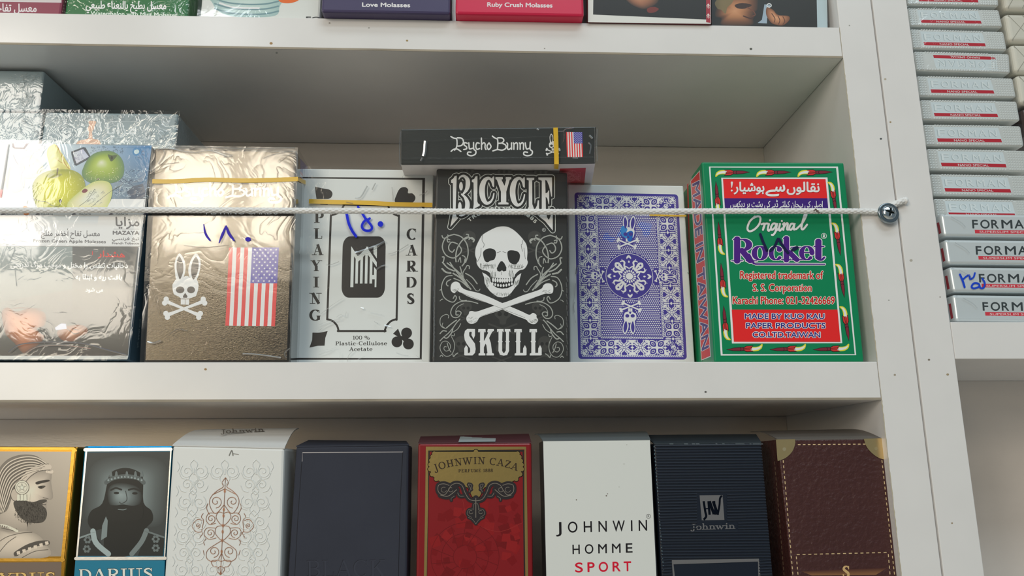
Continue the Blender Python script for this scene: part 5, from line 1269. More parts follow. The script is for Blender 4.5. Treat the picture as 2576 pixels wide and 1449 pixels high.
# ================================================================= TOP SHELF
O_ = (0, 0, 3.22); Pp = (800, 0, 3.22); Qq = (1600, 0, 3.22)
def top(label, xl, xr, py, Y, m, depth=.12, h=.33, group='boxes on the upper shelf', nm='tobacco_box', cat='tobacco box', bev=0.0012):
    return xrect(nm, label, cat, xl, xr, py, Y, depth, ZAT, ZAT + h, m, None, bev)
r, pl, c = top('maroon tobacco box with white top, leftmost on the upper shelf', -300, 155, 25, 0.02, mat('maroon_card', K(128, 34, 62), rough=0.35))
a = Art(pl); a.crop(*O_); a.P(K(200, 190, 192), [(-900, -400), (498, -400), (498, 22), (-900, 0)]); a.L = 2; a.T(K(215, 205, 208), arabic('معسل تفاحتين'), (-130, 90), (295, 96), 62, bold=2); a.build('printed_front', INK, r); wrap(r, c, .12, FILM, .001)
r, pl, c = top('dark green tobacco box with pale Arabic lettering on the upper shelf', 163, 473, 25, 0.02, mat('green_tobacco_card', K(22, 98, 46), rough=0.3))
a = Art(pl); a.crop(*O_); a.T(K(220, 226, 218), arabic('معسل بطيخ بالنعناع طبيعي'), (695, 68), (1345, 74), 62, bold=2); a.T(K(205, 215, 205), 'Watermelon with Mint Molasses', (735, 124), (1435, 138), 34, bold=1); a.build('printed_front', INK, r); wrap(r, c, .12, FILMC, .001)
r, pl, c = top('white tobacco box with whipped cream picture on the upper shelf', 504, 806, 25, 0.02, mat('silver_white_card', K(205, 206, 202), rough=0.35))
a = Art(pl); a.crop(*O_)
soft_poly(a, [K(190, 205, 200), K(176, 196, 192), K(150, 176, 174)], [(1722, -60), (2260, -60), (2262, 60), (2225, 128), (2000, 140), (1860, 128), (1770, 90), (1725, 30)], (2000, 20)); a.L = 2
for y in (10, 50, 90): a.S(K(110, 140, 146), [(1740, y - 20), (1850, y + 12), (2000, y + 26), (2150, y + 22), (2255, y)], 12)
a.S(K(215, 226, 222), [(1780, 25), (1900, 60), (2100, 66)], 14)
a.PS(K(214, 100, 40), [(2262, 10), (2340, 26), (2420, 0), (2440, -60), (2260, -60)]); a.T(K(60, 60, 60), 'FO', (2480, 165), (2600, 168), 30, bold=2)
a.build('printed_front', INK, r); wrap(r, c, .12, FILM, .001)
r, pl, c = top('dark violet tobacco box overhanging the upper shelf edge', 808, 1133, 20, -0.0165, mat('violet_card', K(62, 54, 88), rough=0.35)); a = Art(pl); a.crop(*Pp)
a.T(K(215, 212, 215), 'Love Molasses', (358, 53), (745, 58), 33, bold=2); a.build('printed_front', INK, r); wrap(r, c, .12, FILMS, .0009)
r, pl, c = top('bright crimson tobacco box overhanging the upper shelf edge', 1146, 1469, 20, -0.0175, mat('crimson_card', K(196, 24, 66), rough=0.35)); a = Art(pl); a.crop(*Pp)
a.T(K(228, 205, 210), 'Ruby Crush Molasses', (1372, 53), (1898, 60), 34, bold=2); a.build('printed_front', INK, r); wrap(r, c, .12, FILMS, .0009)
def portrait_top(a, full):
    a.crop(*Qq)
    if not full:
        a.P(K(38, 36, 34), [(-340, -400), (568, -400), (568, 158), (-348, 118)]); a.L = 2
        soft_poly(a, [K(180, 128, 98), K(150, 100, 74), K(60, 48, 42)], [(-120, -80), (160, -80), (180, 10), (110, 60), (40, 70), (-60, 20)], (20, -20)); a.PS(K(110, 50, 44), [(90, 70), (140, 55), (185, 72), (150, 100), (100, 102)], 3)
    else:
        a.P(K(40, 38, 35), [(612, -400), (1455, -400), (1468, 222), (612, 208)]); a.L = 2
        soft_poly(a, [K(196, 140, 100), K(176, 120, 80), K(120, 78, 54), K(56, 44, 36)], [(740, -60), (960, -60), (985, 60), (965, 100), (950, 150), (930, 205), (700, 204), (690, 150), (640, 130), (655, 60), (700, 20)], (800, 90)); a.L = 3
        a.PS(K(120, 104, 70), [(640, 20), (700, -40), (800, -60), (780, 20), (740, 60), (725, 110), (690, 80), (660, 70)]); a.PS(K(60, 40, 32), [(800, 40), (860, 25), (940, 40), (880, 70), (820, 66)], 3); a.S(K(70, 44, 36), [(870, 130), (930, 150), (955, 135)], 10); a.S(K(110, 66, 50), [(900, 60), (950, 90), (965, 120), (940, 132)], 8)
        a.P(K(150, 166, 180), [(1040, 35), (1090, 40), (1062, 150), (1060, 190), (985, 186), (1020, 160)]); a.L = 4; a.ring(K(215, 215, 215), 1078, 44, 18, 14, 7)
        soft_poly(a, [K(205, 150, 112), K(180, 122, 86), K(110, 70, 50)], [(1060, 60), (1110, 80), (1150, 120), (1235, 130), (1240, 165), (1190, 205), (1130, 200), (1090, 180), (1055, 120)], (1130, 140)); a.L = 5
        for p in ([(1100, 110), (1125, 150), (1120, 180)], [(1150, 130), (1165, 165), (1155, 195)], [(1190, 135), (1205, 170), (1190, 198)]): a.S(K(96, 60, 44), p, 7)
r, pl, c = top('dark box with white border and a mouth pictured, on the upper shelf', 1478, 1789, 20, -0.004, mat('red_black_card', K(96, 34, 40), rough=0.35)); a = Art(pl); a.px()
a.P(K(205, 205, 200), [(1479, -120), (1788, -120), (1788, 60), (1479, 56)]); a.L = 2; portrait_top(a, False); a.L = 3; a.crop(*Qq); a.P(K(150, 40, 52), [(568, -400), (602, -400), (602, 185), (568, 180)]); a.L = 4
for y in (30, 110): 
    for an in (-60, -30, 0, 30, 60): a.S(K(215, 205, 200), [(585, y), (585 + 18 * math.sin(math.radians(an)), y + 40 * math.cos(math.radians(an)))], 3, smooth=False)
a.build('printed_front', INK, r)
r, pl, c = top('dark box picturing a man drinking, last on the upper shelf', 1791, 2080, 20, 0.02, mat('black_print_card', K(44, 42, 40), rough=0.35)); a = Art(pl); portrait_top(a, True); a.L = 2; a.px(); a.P(K(170, 186, 192), [(2052, -120), (2078, -120), (2082, 72), (2056, 72)]); a.build('printed_front', INK, r)
wrap(r, c, .12, FILMS, .001)

# ================================================================= BOTTOM SHELF (perfume boxes)
def perfume(label, TL, TR, BLx, BRx, m, Y=0.012, depth=.075, lid=None, lidm=None, group='perfume boxes on the lower shelf', lift=0.0, bev=0.0006, curve=.0, nm='perfume_box'):
    """TL TR px; BLx/BRx px x at y=1449; lid = back left px, back right px"""
    r, pl, c = carton(nm, label, 'box', TL, TR, (BRx, 1449), (BLx, 1449), Y, depth, m, -0.46, None, bev)
    if lid:
        bp = front(Y + depth); A, B = c[0], c[1]; C_b, D_b = bp.at(*lid[1]), bp.at(*lid[0])
        n = 8; V = []; F = []
        for lay in (0, 1):
            for i in range(n + 1):
                t = i / n; bul = curve * math.sin(PI * t) * U
                for s_ in (0, 1):
                    p = (A if s_ == 0 else B).lerp(D_b if s_ == 0 else C_b, t); V.append(p + Vector((0, 0, bul + (0.0002 if lay == 0 else -0.0003))))
        m2_ = 2 * (n + 1)
        for i in range(n):
            F.append([2 * i, 2 * i + 1, 2 * i + 3, 2 * i + 2]); F.append([m2_ + 2 * i, m2_ + 2 * i + 2, m2_ + 2 * i + 3, m2_ + 2 * i + 1])
            F.append([2 * i, 2 * i + 2, m2_ + 2 * i + 2, m2_ + 2 * i]); F.append([2 * i + 1, m2_ + 2 * i + 1, m2_ + 2 * i + 3, 2 * i + 3])
        F.append([2 * n, 2 * n + 1, m2_ + 2 * n + 1, m2_ + 2 * n]); F.append([0, m2_, m2_ + 1, 1])
        mesh('lid_flap', V, F, lidm or m, r)
    return r, pl, c
UU = (0, 1000, 3.228); VV = (400, 1000, 3.227); Wc = (700, 1050, 3.6325); Xc = (1030, 1060, 3.724); Yc = (1320, 1050, 3.632); Zc = (1620, 1050, 3.632); Oc = (1880, 980, 3.09)
GOLD = mat('gold_foil_card', K(160, 120, 44), rough=0.25, metal=0.9); SILV = mat('silver_foil_card', K(190, 192, 198), rough=0.22, metal=0.9)
BRN = mat('brown_card', K(112, 92, 78), rough=0.5)
# -- king in profile
r, pl, c = perfume('gold edged box with a bearded king in profile, at the left edge', (-150, 1122), (196, 1124), -190, 164, GOLD, lid=None); a = Art(pl)
a.crop(*UU)
sep = lambda v: K(v, int(v * .93), int(v * .84))
a.GQ([(-500, 436), (580, 440), (500, 1290), (-500, 1300)], [sep(150), sep(196), sep(150), sep(190)])
a.P(K(112, 96, 84), [(-560, 1345), (500, 1335), (490, 1600), (-580, 1600)])
a.L = 2
skin = [sep(226), sep(214), sep(186), sep(150)]
soft_poly(a, skin, [(60, 700), (200, 600), (400, 590), (418, 640), (415, 690), (430, 800), (415, 828), (380, 832), (385, 850), (372, 870), (380, 890), (368, 905), (360, 960), (300, 1000), (225, 1010), (222, 1070), (190, 1100), (60, 1090), (-60, 1020), (-40, 860), (80, 760)], (250, 760), 4)
a.L = 3
a.PS(sep(70), [(110, 850), (180, 830), (260, 850), (330, 830), (372, 828), (378, 845), (340, 868), (372, 905), (380, 960), (350, 1010), (280, 1020), (200, 1000), (140, 940)])
a.PS(sep(120), [(-30, 640), (40, 520), (150, 468), (280, 470), (360, 520), (400, 560), (300, 590), (190, 670), (120, 740), (80, 860), (40, 930), (-60, 930)])
a.L = 4
_o = [(398, 545), (300, 480), (170, 475), (50, 530), (-20, 650), (-60, 930)]; _n = [(300, 600), (230, 640), (180, 680), (110, 745), (75, 850), (35, 930)]
for i in range(8):
    t = .06 + i * .12; a.S(sep(212), [lerp(p, q, t) for p, q in zip(_o, _n)], 8); a.S(sep(60), [lerp(p, q, t + .045) for p, q in zip(_o, _n)], 3)
a.S(sep(205), [(175, 690), (230, 620), (310, 575), (400, 565)], 44); a.S(sep(60), [(195, 700), (250, 640), (320, 598), (405, 588)], 4); a.S(sep(60), [(165, 660), (220, 590), (310, 545), (395, 540)], 4)
a.S(sep(215), [(380, 602), (420, 608), (425, 600)], 20)
a.P(sep(235), [(345, 555), (362, 552), (368, 592), (352, 595)])
a.L = 5; a.PS(sep(50), [(288, 690), (330, 675), (392, 668), (400, 680), (340, 695), (300, 706)], 3); a.PS(sep(70), [(305, 725), (345, 715), (370, 720), (335, 742)], 3); a.E(sep(40), 330, 728, 14, 11); a.S(sep(110), [(390, 822), (350, 812)], 5); a.S(sep(90), [(372, 870), (335, 870)], 6)
a.E(sep(190), 122, 790, 34, 50); a.ring(sep(90), 122, 790, 34, 50, 5)
a.L = 6; a.E(sep(225), 178, 730, 57); a.ring(sep(80), 178, 730, 57, 57, 4); a.ring(sep(110), 178, 730, 42, 42, 3); star(a, sep(120), 178, 730, 36); a.L = 7; star(a, sep(235), 178, 730, 26)
a.L = 6
for x in (152, 180, 206): a.P(sep(228), [(x - 12, 788), (x + 10, 788), (x + 12, 836), (x - 14, 838)]); a.S(sep(90), [(x + 11, 788), (x + 13, 836)], 3, smooth=False)
a.L = 3
soft_poly(a, [sep(215), sep(200), sep(160)], [(-60, 1090), (80, 1090), (200, 1080), (300, 1110), (360, 1170), (390, 1295), (-100, 1300)], (150, 1150)); a.L = 4
for P in ([(10, 1060), (80, 1075), (140, 1090)], [(-20, 1180), (60, 1130), (180, 1100), (260, 1095)], [(0, 1250), (60, 1180), (130, 1130)], [(120, 1290), (200, 1220), (300, 1180), (380, 1170)], [(180, 1300), (280, 1250), (390, 1235)]): a.S(sep(90), P, 5)
a.S(sep(225), [(-10, 1035), (60, 1048), (140, 1085)], 20)
for i in range(8): a.E(sep(120), 0 + i * 19, 1040 + i * 4.5, 6, 8)
a.S(sep(80), [(130, 1270), (220, 1215), (310, 1185), (385, 1180)], 40); a.L = 5
for i in range(6): 
    x, y = 150 + i * 46, 1262 - i * 16
    for k in range(4): a.E(sep(215), x + 9 * math.cos(k * PI / 2 + .6), y + 9 * math.sin(k * PI / 2 + .6), 8)
a.L = 6
for i in range(420):
    x, y = random.uniform(120, 378), random.uniform(840, 1015); a.S(sep(random.choice([40, 60, 100])), [(x, y), (x + random.uniform(-4, 8), y + random.uniform(6, 18))], 2.5, smooth=False, cap=False) if ((x - 250) / 130) ** 2 + ((y - 930) / 95) ** 2 < 1 else None
a.L = 3; a.F_(K(222, 180, 110), 'CYRUS', (-130, 1520), (458, 1510), 92, T=.2, t=.06, outline=(K(90, 60, 40), 4))
a.build('printed_front', INK, r)
a = Art(pl, 0.0002); a.crop(*UU); GF = K(188, 146, 62)
a.S(GF, [(-500, 412), (600, 415), (615, 430)], 20, smooth=False); a.S(GF, [(598, 420), (505, 1325)], 26, smooth=False); a.S(GF, [(-500, 1318), (515, 1318)], 24, smooth=False); a.build('gold_frame', INKF, r)
# -- king facing front
r, pl, c = perfume('blue and silver box with a crowned bearded king facing front', (212, 1122), (432, 1122), 186, 411, mat('blue_card', K(18, 104, 132), rough=0.35)); a = Art(pl)
a.crop(*UU); sl = lambda v: K(int(v * .92), v, v)
a.P(sl(60), [(705, 445), (1388, 440), (1325, 1285), (630, 1285)]); a.L = 2
soft_poly(a, [sl(170), sl(140), sl(96), sl(62)], [(740, 560), (900, 480), (1200, 480), (1350, 560), (1360, 800), (1330, 1000), (1200, 1060), (800, 1060), (690, 960), (700, 760)], (1010, 760))
a.L = 3; a.PS(sl(28), [(870, 700), (900, 610), (1000, 572), (1100, 590), (1160, 650), (1165, 850), (1230, 920), (1240, 1000), (1180, 1070), (1150, 1180), (1060, 1280), (860, 1280), (840, 1080), (760, 1080), (712, 1010), (740, 920), (830, 860)], 4)
soft_poly(a, [sl(150), sl(130), sl(90), sl(40)], [(880, 740), (930, 700), (1040, 700), (1130, 740), (1150, 830), (1100, 900), (1000, 930), (900, 880), (875, 810)], (980, 790)); a.L = 5
a.S(sl(34), [(900, 752), (940, 735), (985, 748)], 14); a.S(sl(34), [(1045, 750), (1090, 740), (1140, 760)], 14); a.E(sl(26), 945, 775, 22, 10); a.E(sl(26), 1095, 778, 22, 10); a.S(sl(70), [(1020, 760), (1030, 830), (990, 860), (970, 850)], 7)
a.PS(sl(30), [(880, 880), (950, 875), (1000, 868), (1080, 880), (1150, 870), (1160, 960), (1100, 1000), (900, 1000), (860, 940)]); a.L = 6; a.S(sl(120), [(960, 908), (1000, 912), (1025, 905)], 7)
a.S(sl(90), [(862, 690), (920, 655), (1020, 640), (1120, 655), (1165, 690)], 34); a.L = 7
for i in range(11): a.E(sl(150), 880 + i * 27, 672 - 28 * math.sin(i * PI / 10), 8)
for x in (900, 945, 1030, 1100, 1150): a.P(sl(110), [(x - 14, 645), (x - 8, 605), (x, 595), (x + 8, 605), (x + 14, 640)])
a.L = 4; a.P(sl(130), [(860, 965), (875, 1000), (868, 1130), (820, 1160), (830, 1040)])
a.P(sl(38), [(630, 1285), (650, 1140), (760, 1090), (860, 1250), (880, 1285)]); a.P(sl(38), [(1120, 1285), (1190, 1080), (1330, 1140), (1325, 1285)]); a.L = 5
a.S(sl(165), [(755, 1085), (780, 1180), (880, 1270)], 44); a.S(sl(120), [(1190, 1080), (1150, 1170), (1070, 1270)], 40); a.S(sl(140), [(645, 1140), (760, 1100)], 14); a.S(sl(110), [(1200, 1090), (1330, 1135)], 14)
for x, y in ((705, 1230), (712, 1155), (1265, 1150), (1265, 1222)):
    for k in range(6): a.E(sl(110), x + 22 * math.cos(k * PI / 3), y + 22 * math.sin(k * PI / 3), 11)
a.P(K(16, 112, 140), [(612, 1325), (1338, 1325), (1330, 1600), (590, 1600)]); a.L = 6
a.F_(K(215, 215, 205), 'DARIUS', (632, 1488), (1248, 1476), 92, T=.2, t=.06, outline=(K(12, 60, 78), 4))
a.build('printed_front', INK, r)
a = Art(pl, 0.0002); a.crop(*UU); SF = K(215, 218, 225)
a.S(SF, [(690, 425), (1388, 420)], 26, smooth=False); a.S(SF, [(702, 430), (622, 1310)], 14, smooth=False); a.S(SF, [(615, 1308), (1340, 1305)], 26, smooth=False); a.S(SF, [(1388, 430), (1335, 1310)], 10, smooth=False); a.L = 2; a.S(K(20, 120, 190), [(720, 402), (1388, 400)], 12, smooth=False); a.build('silver_frame', INKF, r)
# -- white embossed box
EMB = mat('white_embossed_card', K(208, 209, 206), rough=0.42, spec=0.45)
r, pl, c = perfume('white perfume box embossed with scrolls and a copper medallion, lid flap open', (434, 1120), (716, 1127), 413, 706, EMB, depth=.085, lid=((515, 1081), (752, 1077)), lidm=mat('lid_card', K(190, 190, 188), rough=0.6), curve=.006, bev=0.0012)
a = Art(pl); a.crop(*VV); a.L = 1
def scroll_tile(cx, cy, s, col, w, rel, flip=1):
    for m_ in (-1, 1):
        pts = []
        for i in range(23):
            t = i / 22; an = -PI / 2 * flip + m_ * (PI * .2 + 2 * PI * 1.55 * t); rad = s * (.42 * (1 - t) + .07)
            pts.append((cx + m_ * s * .48 + rad * math.cos(an), cy + rad * math.sin(an), w * (1 - .3 * t)))
        a.S(col, pts, smooth=False, relief=rel)
        a.S(col, [(cx, cy + flip * s * .95), (cx + m_ * s * .35, cy + flip * s * .5), (cx + m_ * s * .1, cy), (cx + m_ * s * .25, cy - flip * s * .5), (cx, cy - flip * s * .8)], w, n=4, relief=rel)
    a.E(col, cx, cy, s * .1, s * .16) if not rel else a.S(col, [(cx, cy - s * .2), (cx, cy + s * .2)], w * 1.6, relief=rel, smooth=False)
skew = lambda y: -(y - 385) * .052
COLW = K(208, 209, 206); rel = 0.00022
for row, y in enumerate((600, 705, 850, 1010, 1130, 1260, 1400)):
    for x0 in (150 + 145, 150 + 395, 150 + 650):
        x = x0 + skew(y)
        if abs(x - (520 + skew(y) * 0)) < 160 and 640 < y < 1380: continue
        scroll_tile(x, y, 118 if row % 2 == 0 else 104, COLW, 9, rel, 1 if row % 2 == 0 else -1)
        for m_ in (-1, 1): a.S(COLW, [(x + m_ * 60, y + 62), (x + m_ * 100, y + 50), (x + m_ * 120, y + 10)], 7, relief=rel, n=4)
for y in (560, 760, 930, 1080, 1200, 1330):
    for x0 in (165, 925): a.S(COLW, [(x0 + skew(y) - 6, y - 40), (x0 + skew(y) + 12, y), (x0 + skew(y) - 6, y + 40)], 8, relief=rel, n=4)
a.build('embossing', EMB, r)
a = Art(pl, 0.0001); a.crop(*VV); CO = K(176, 132, 108); R2 = 0.0001
mcx = lambda y: 540 - (y - 640) * .052
S_ = lambda pts, w=5: [a.S(CO, [(mcx(y) + m_ * x, y) for x, y in pts], w, n=5, relief=R2) for m_ in (1, -1)]
for P in ([(0, 650), (25, 690), (15, 725), (60, 755), (105, 800), (120, 850), (100, 910), (60, 940), (0, 870)], [(0, 740), (40, 760), (100, 790)], [(130, 860), (140, 900), (115, 950)], [(0, 940), (40, 930), (60, 970), (30, 1020), (0, 1040)], [(60, 940), (120, 940), (140, 990), (110, 1030), (60, 1020)],
          [(0, 1040), (50, 1050), (60, 1100), (20, 1150), (0, 1160)], [(60, 1060), (130, 1060), (150, 1110), (110, 1150), (50, 1140)], [(0, 1160), (50, 1190), (115, 1240), (120, 1300), (80, 1330), (30, 1320), (0, 1260)], [(0, 1330), (40, 1320), (80, 1330), (60, 1370), (20, 1380), (0, 1440)], [(0, 1370), (28, 1385), (26, 1410), (0, 1440)],
          [(140, 1200), (150, 1170), (130, 1150)], [(150, 1240), (140, 1280)], [(165, 940), (180, 970), (160, 1000), (170, 1080), (160, 1100), (185, 1140)], [(170, 1000), (210, 990), (250, 1040), (215, 1090), (170, 1090)]): S_(P)
for cy, rr_, cxo in ((845, 52, 68), (985, 38, 100), (1100, 38, 100), (1250, 48, 64), (1040, 22, 205)):
    for m_ in (-1, 1):
        pts = []
        for i in range(21):
            t = i / 20; an = m_ * (2 * PI * 1.4 * t) + PI / 2; rad = rr_ * (1 - t * .85); pts.append((mcx(cy) + m_ * cxo + rad * math.cos(an), cy + rad * math.sin(an)))
        a.S(CO, pts, 5, smooth=False, relief=R2)
a.S(CO, [(mcx(650), 650), (mcx(1000), 1000), (mcx(1440), 1440)], 5, smooth=False, relief=R2)
for y in (760, 910, 960, 1040, 1090, 1160, 1250): a.E(CO, mcx(y), y, 9, 15, n=10)
a.build('copper_medallion', mat('copper_ink', ink=True, rough=0.3, metal=0.5), r)
a = Art(pl, 0.0001); a.crop(*VV); a.S(K(120, 118, 112), [(570, 470), (590, 430), (600, 470)], 8); a.S(K(140, 138, 132), [(600, 455), (645, 462)], 6); a.build('scuff_mark', INKM, r)
lidp = Plane(c[0], ((front(.097).at(515, 1081) - c[0]).cross(c[1] - c[0])).normalized()); 
a = Art(lidp, 0.0031 if lidp.n.z > 0 else -0.0031); a.crop(*VV); a.F_(K(90, 84, 78), 'Johnwin', (505, 292), (855, 275), 32, T=.24, t=.1); a.build('printed_lid', INKM, r)
# -- black box
BKC = mat('black_linen_card', K(44, 47, 58), rough=0.65, spec=0.3, bump=(900, 0.3, 0.1, (1, 1, 1)), var=0.12)
r, pl, c = perfume('charcoal black perfume box with thin silver frame line and embossed word', (745, 1123), (1029, 1119), 724, 1024, BKC, Y=0.018, depth=.05, lid=((776, 1108), (1022, 1110)), bev=0.001); a = Art(pl); a.crop(*Wc)
a.S(K(150, 145, 145), [(218, 400), (222, 322), (1138, 316)], 6, smooth=False); a.S(K(20, 20, 28), [(1138, 320), (1115, 760), (1098, 1449)], 6, smooth=False); a.S(K(24, 24, 30), [(215, 410), (180, 900), (150, 1449)], 5, smooth=False)
a.F_(K(26, 27, 34), 'BLACK', (246, 1455), (985, 1448), 150, T=.12, t=.05); a.L = 2; a.M = lambda x, y: (Wc[0] + (x + 3) / Wc[2], Wc[1] + (y + 4) / Wc[2]); a.F_(K(50, 53, 64), 'BLACK', (246, 1455), (985, 1448), 150, T=.12, t=.05)  # dark word under an offset card-toned copy: embossing shade painted in
a.build('printed_front', INKM, r)
# -- red box
REDC = mat('red_foil_card', K(120, 15, 20), rough=0.3, spec=0.6, bump=(40, 0.2, 0.5, (1, 1, 1)))
r, pl, c = perfume('red perfume box with ornate gold label and black scrollwork', (1052, 1115), (1337, 1113), 1047, 1341, REDC, depth=.04, lid=((1058, 1099), (1330, 1092)), lidm=mat('dark_red_card', K(74, 40, 46), rough=0.4), bev=0.0009); a = Art(pl); a.crop(*Xc)
a.L = 1
for i in range(60):
    x, y = random.uniform(190, 1050), random.uniform(780, 1440); s = random.uniform(30, 75); an = random.uniform(0, 1.5)
    a.P(random.choice([K(128, 20, 23), K(112, 13, 18), K(132, 24, 26), K(104, 13, 17)]), [(x + s * math.cos(an + k * PI / 2 + random.uniform(-.2, .2)), y + s * math.sin(an + k * PI / 2)) for k in range(4)])
a.L = 2
for R_ in (110, 220, 320): a.ring(K(98, 12, 17), 520, 1270, R_, R_, 4)
for k in range(14): an = k * PI / 7; a.S(K(98, 12, 17), [(520 + 110 * math.cos(an), 1270 + 110 * math.sin(an)), (520 + 320 * math.cos(an + .25), 1270 + 320 * math.sin(an + .25))], 4, smooth=False)
a.S(K(140, 40, 38), [(500, 740), (540, 880), (680, 990), (860, 1030), (1060, 950)], 4)
a.L = 3; a.P(BK, [(178, 268), (1070, 268), (1070, 600), (178, 600)][:0] or [(172, 268), (1075, 268), (1072, 284), (176, 284)])
a.S(BK, [(184, 275), (172, 800), (156, 1620)], 12, smooth=False); a.S(BK, [(1066, 275), (1070, 800), (1080, 1620)], 12, smooth=False)
a.build('printed_front', INK, r)
a = Art(pl, 0.0001); a.crop(*Xc); GG = K(176, 150, 92)
a.S(GG, [(146, 1620), (160, 800), (165, 255), (1085, 250), (1090, 800), (1102, 1620)], 26, smooth=False)
lab = [(235, 285), (1010, 285), (1015, 320), (1045, 350), (1040, 390), (1060, 425), (1045, 470), (1030, 520), (970, 560), (900, 600), (780, 600), (700, 620), (660, 700), (622, 740), (585, 700), (550, 620), (440, 600), (330, 600), (280, 560), (225, 520), (200, 470), (188, 425), (205, 385), (205, 345), (230, 320)]
sc = []
for (x, y), (x2, y2) in zip(lab, lab[1:] + lab[:1]):
    if y < 610 and (x < 300 or x > 950): sc.append(((x + x2) / 2, (y + y2) / 2))
a.L = 2; a.PO(BK, lab, 6); [a.E(BK, x, y, 27, n=14) for x, y in sc]; a.L = 3; a.P(GG, lab); [a.E(GG, x, y, 21, n=14) for x, y in sc]
a.build('gold_label', INKF, r)
a = Art(pl, 0.0002); a.crop(*Xc)
a.TA(K(48, 36, 26), 'JOHNWIN CAZA', [(240, 470), (390, 425), (620, 400), (850, 418), (1010, 465)], 66, serif=dict(T=.17, t=.07)); a.F_(K(52, 40, 28), 'PERFUME 1888', (458, 478), (782, 474), 30, T=.2, t=.1, gap=.12)
a.L = 2; OK_ = K(40, 36, 38)
def orn(col, e):
    for m_ in (-1, 1):
        X = lambda x, m_=m_: 622 + m_ * (x)
        for P, w in (([(0, 745), (60, 730), (100, 670), (130, 600), (180, 580), (230, 600), (260, 650), (300, 690), (350, 660), (350, 600), (300, 585), (250, 600)], 42), ([(40, 640), (70, 590), (40, 600), (60, 660)], 26), ([(110, 700), (150, 700), (170, 670)], 34), ([(200, 700), (230, 720), (230, 740)], 26), ([(0, 760), (20, 780), (25, 830)], 26), ([(30, 820), (70, 830), (80, 870), (40, 900)], 26), ([(0, 960), (30, 920), (70, 900)], 26), ([(0, 720), (0, 900)], 50), ([(180, 640), (260, 700), (330, 690)], 50)):
            a.S(col, [(X(x), y) for x, y in P], max(3, w * e))
orn(OK_, 1.15)
for m_ in (1, -1):
    a.PS(OK_, [(622 + m_ * x, y) for x, y in [(170, 600), (260, 575), (350, 590), (365, 650), (320, 710), (230, 700), (180, 660)]], 4); a.PS(OK_, [(622 + m_ * x, y) for x, y in [(0, 800), (50, 810), (85, 850), (60, 910), (0, 960)]], 4)
a.L = 3; orn(K(118, 110, 100), .13)
for m_ in (1, -1):
    for cx_, cy_, r_ in ((300, 640, 26), (235, 640, 22), (45, 850, 18)): a.ring(K(118, 110, 100), 622 + m_ * cx_, cy_, r_, r_ * .9, 4, 20, 300, 16)
a.build('scroll_ornament', INK, r)
a = Art(lidp); 
lz = Plane(c[0], (front(.052).at(1058, 1099) - c[0]).cross(c[1] - c[0])); lz.n = lz.n if lz.n.y < 0 or lz.n.z > 0 else -lz.n
a = Art(lz, 0.0005); a.px(); a.P(K(150, 160, 162), [(1153, 1112), (1158, 1098), (1248, 1096), (1246, 1111)]); a.build('seal_sticker', INK, r)
# -- white sport box
r, pl, c = perfume('plain white perfume box with black and red lettering and dark lid flap', (1365, 1109), (1636, 1106), 1374, 1655, mat('black_side_card', K(32, 33, 38), rough=0.4), depth=.06, lid=((1345, 1092), (1622, 1086)), lidm=mat('dark_lid_card', K(84, 90, 92), rough=0.5), curve=.003, bev=0.0005); a = Art(pl); a.px()
a.P(K(200, 202, 198), [(1366.5, 1110), (1635, 1107.5), (1653.5, 1500), (1375.5, 1500)]); a.L = 2; a.crop(*Yc); IB = K(24, 22, 26)
def spaced(a, col, txt, xs, base, h, w, slope=0):
    for ch, (x0, x1) in zip(txt, xs): a.T(col, ch, (x0, base[0] + (x0 - xs[0][0]) * slope), (x1, base[0] + (x1 - xs[0][0]) * slope), h, up=(-h * .02, -h), bold=w)
spaced(a, IB, 'JOHNWIN', [(287, 336), (396, 482), (541, 614), (676, 750), (805, 915), (972, 984), (1043, 1118)], (1055,), 100, 1.0, -.025)
spaced(a, IB, 'HOMME', [(438, 503), (551, 627), (673, 750), (799, 876), (925, 985)], (1248,), 86, 1.0, -.025)
spaced(a, K(196, 18, 48), 'SPORT', [(463, 530), (576, 638), (679, 760), (805, 875), (907, 972)], (1415,), 88, 2.2, -.025)
a.ring(IB, 1131, 903, 19, 19, 3); a.T(IB, 'R', (1124, 913), (1139, 913), 20)
for x, y, q in ((472, 753, 6), (746, 716, 7), (757, 698, 5), (907, 426, 4), (933, 250, 3), (862, 636, 3)): a.E(K(110, 100, 92), x, y, q, n=8)
a.build('printed_front', INKM, r)
# -- navy ribbed box
NV = mat('navy_card', K(10, 19, 33), rough=0.45, spec=0.5)
r, pl, c = perfume('navy blue ribbed perfume box with a silver square monogram', (1645, 1116), (1915, 1113), 1664, 1945, NV, depth=.055, lid=((1622, 1095), (1902, 1093)), lidm=mat('navy_lid_card', K(38, 46, 52), rough=0.5), bev=0.0008); a = Art(pl); a.crop(*Zc)
for i in range(46):
    y = 262 + i * 26.2
    x0 = 100 + (y - 240) * .055; x1 = 1070 + (y - 240) * .085
    segs = [(x0, x1)]
    if 700 < y < 1045: segs = [(x0, 485), (760 if y < 950 else 860, x1)]
    if y > 1300: segs = [(x0, 255), (1050, x1)]
    for s0, s1 in segs: a.S(K(16, 27, 44), [(s0, y), (s1, y - 8)], 15, smooth=False, relief=0.0003, cap=False)
a.build('rib', NV, r)
a = Art(pl, 0.0001); a.crop(*Zc); SI = K(158, 152, 150)
a.P(SI, [(508, 712), (718, 710), (735, 937), (528, 940)]); a.L = 2
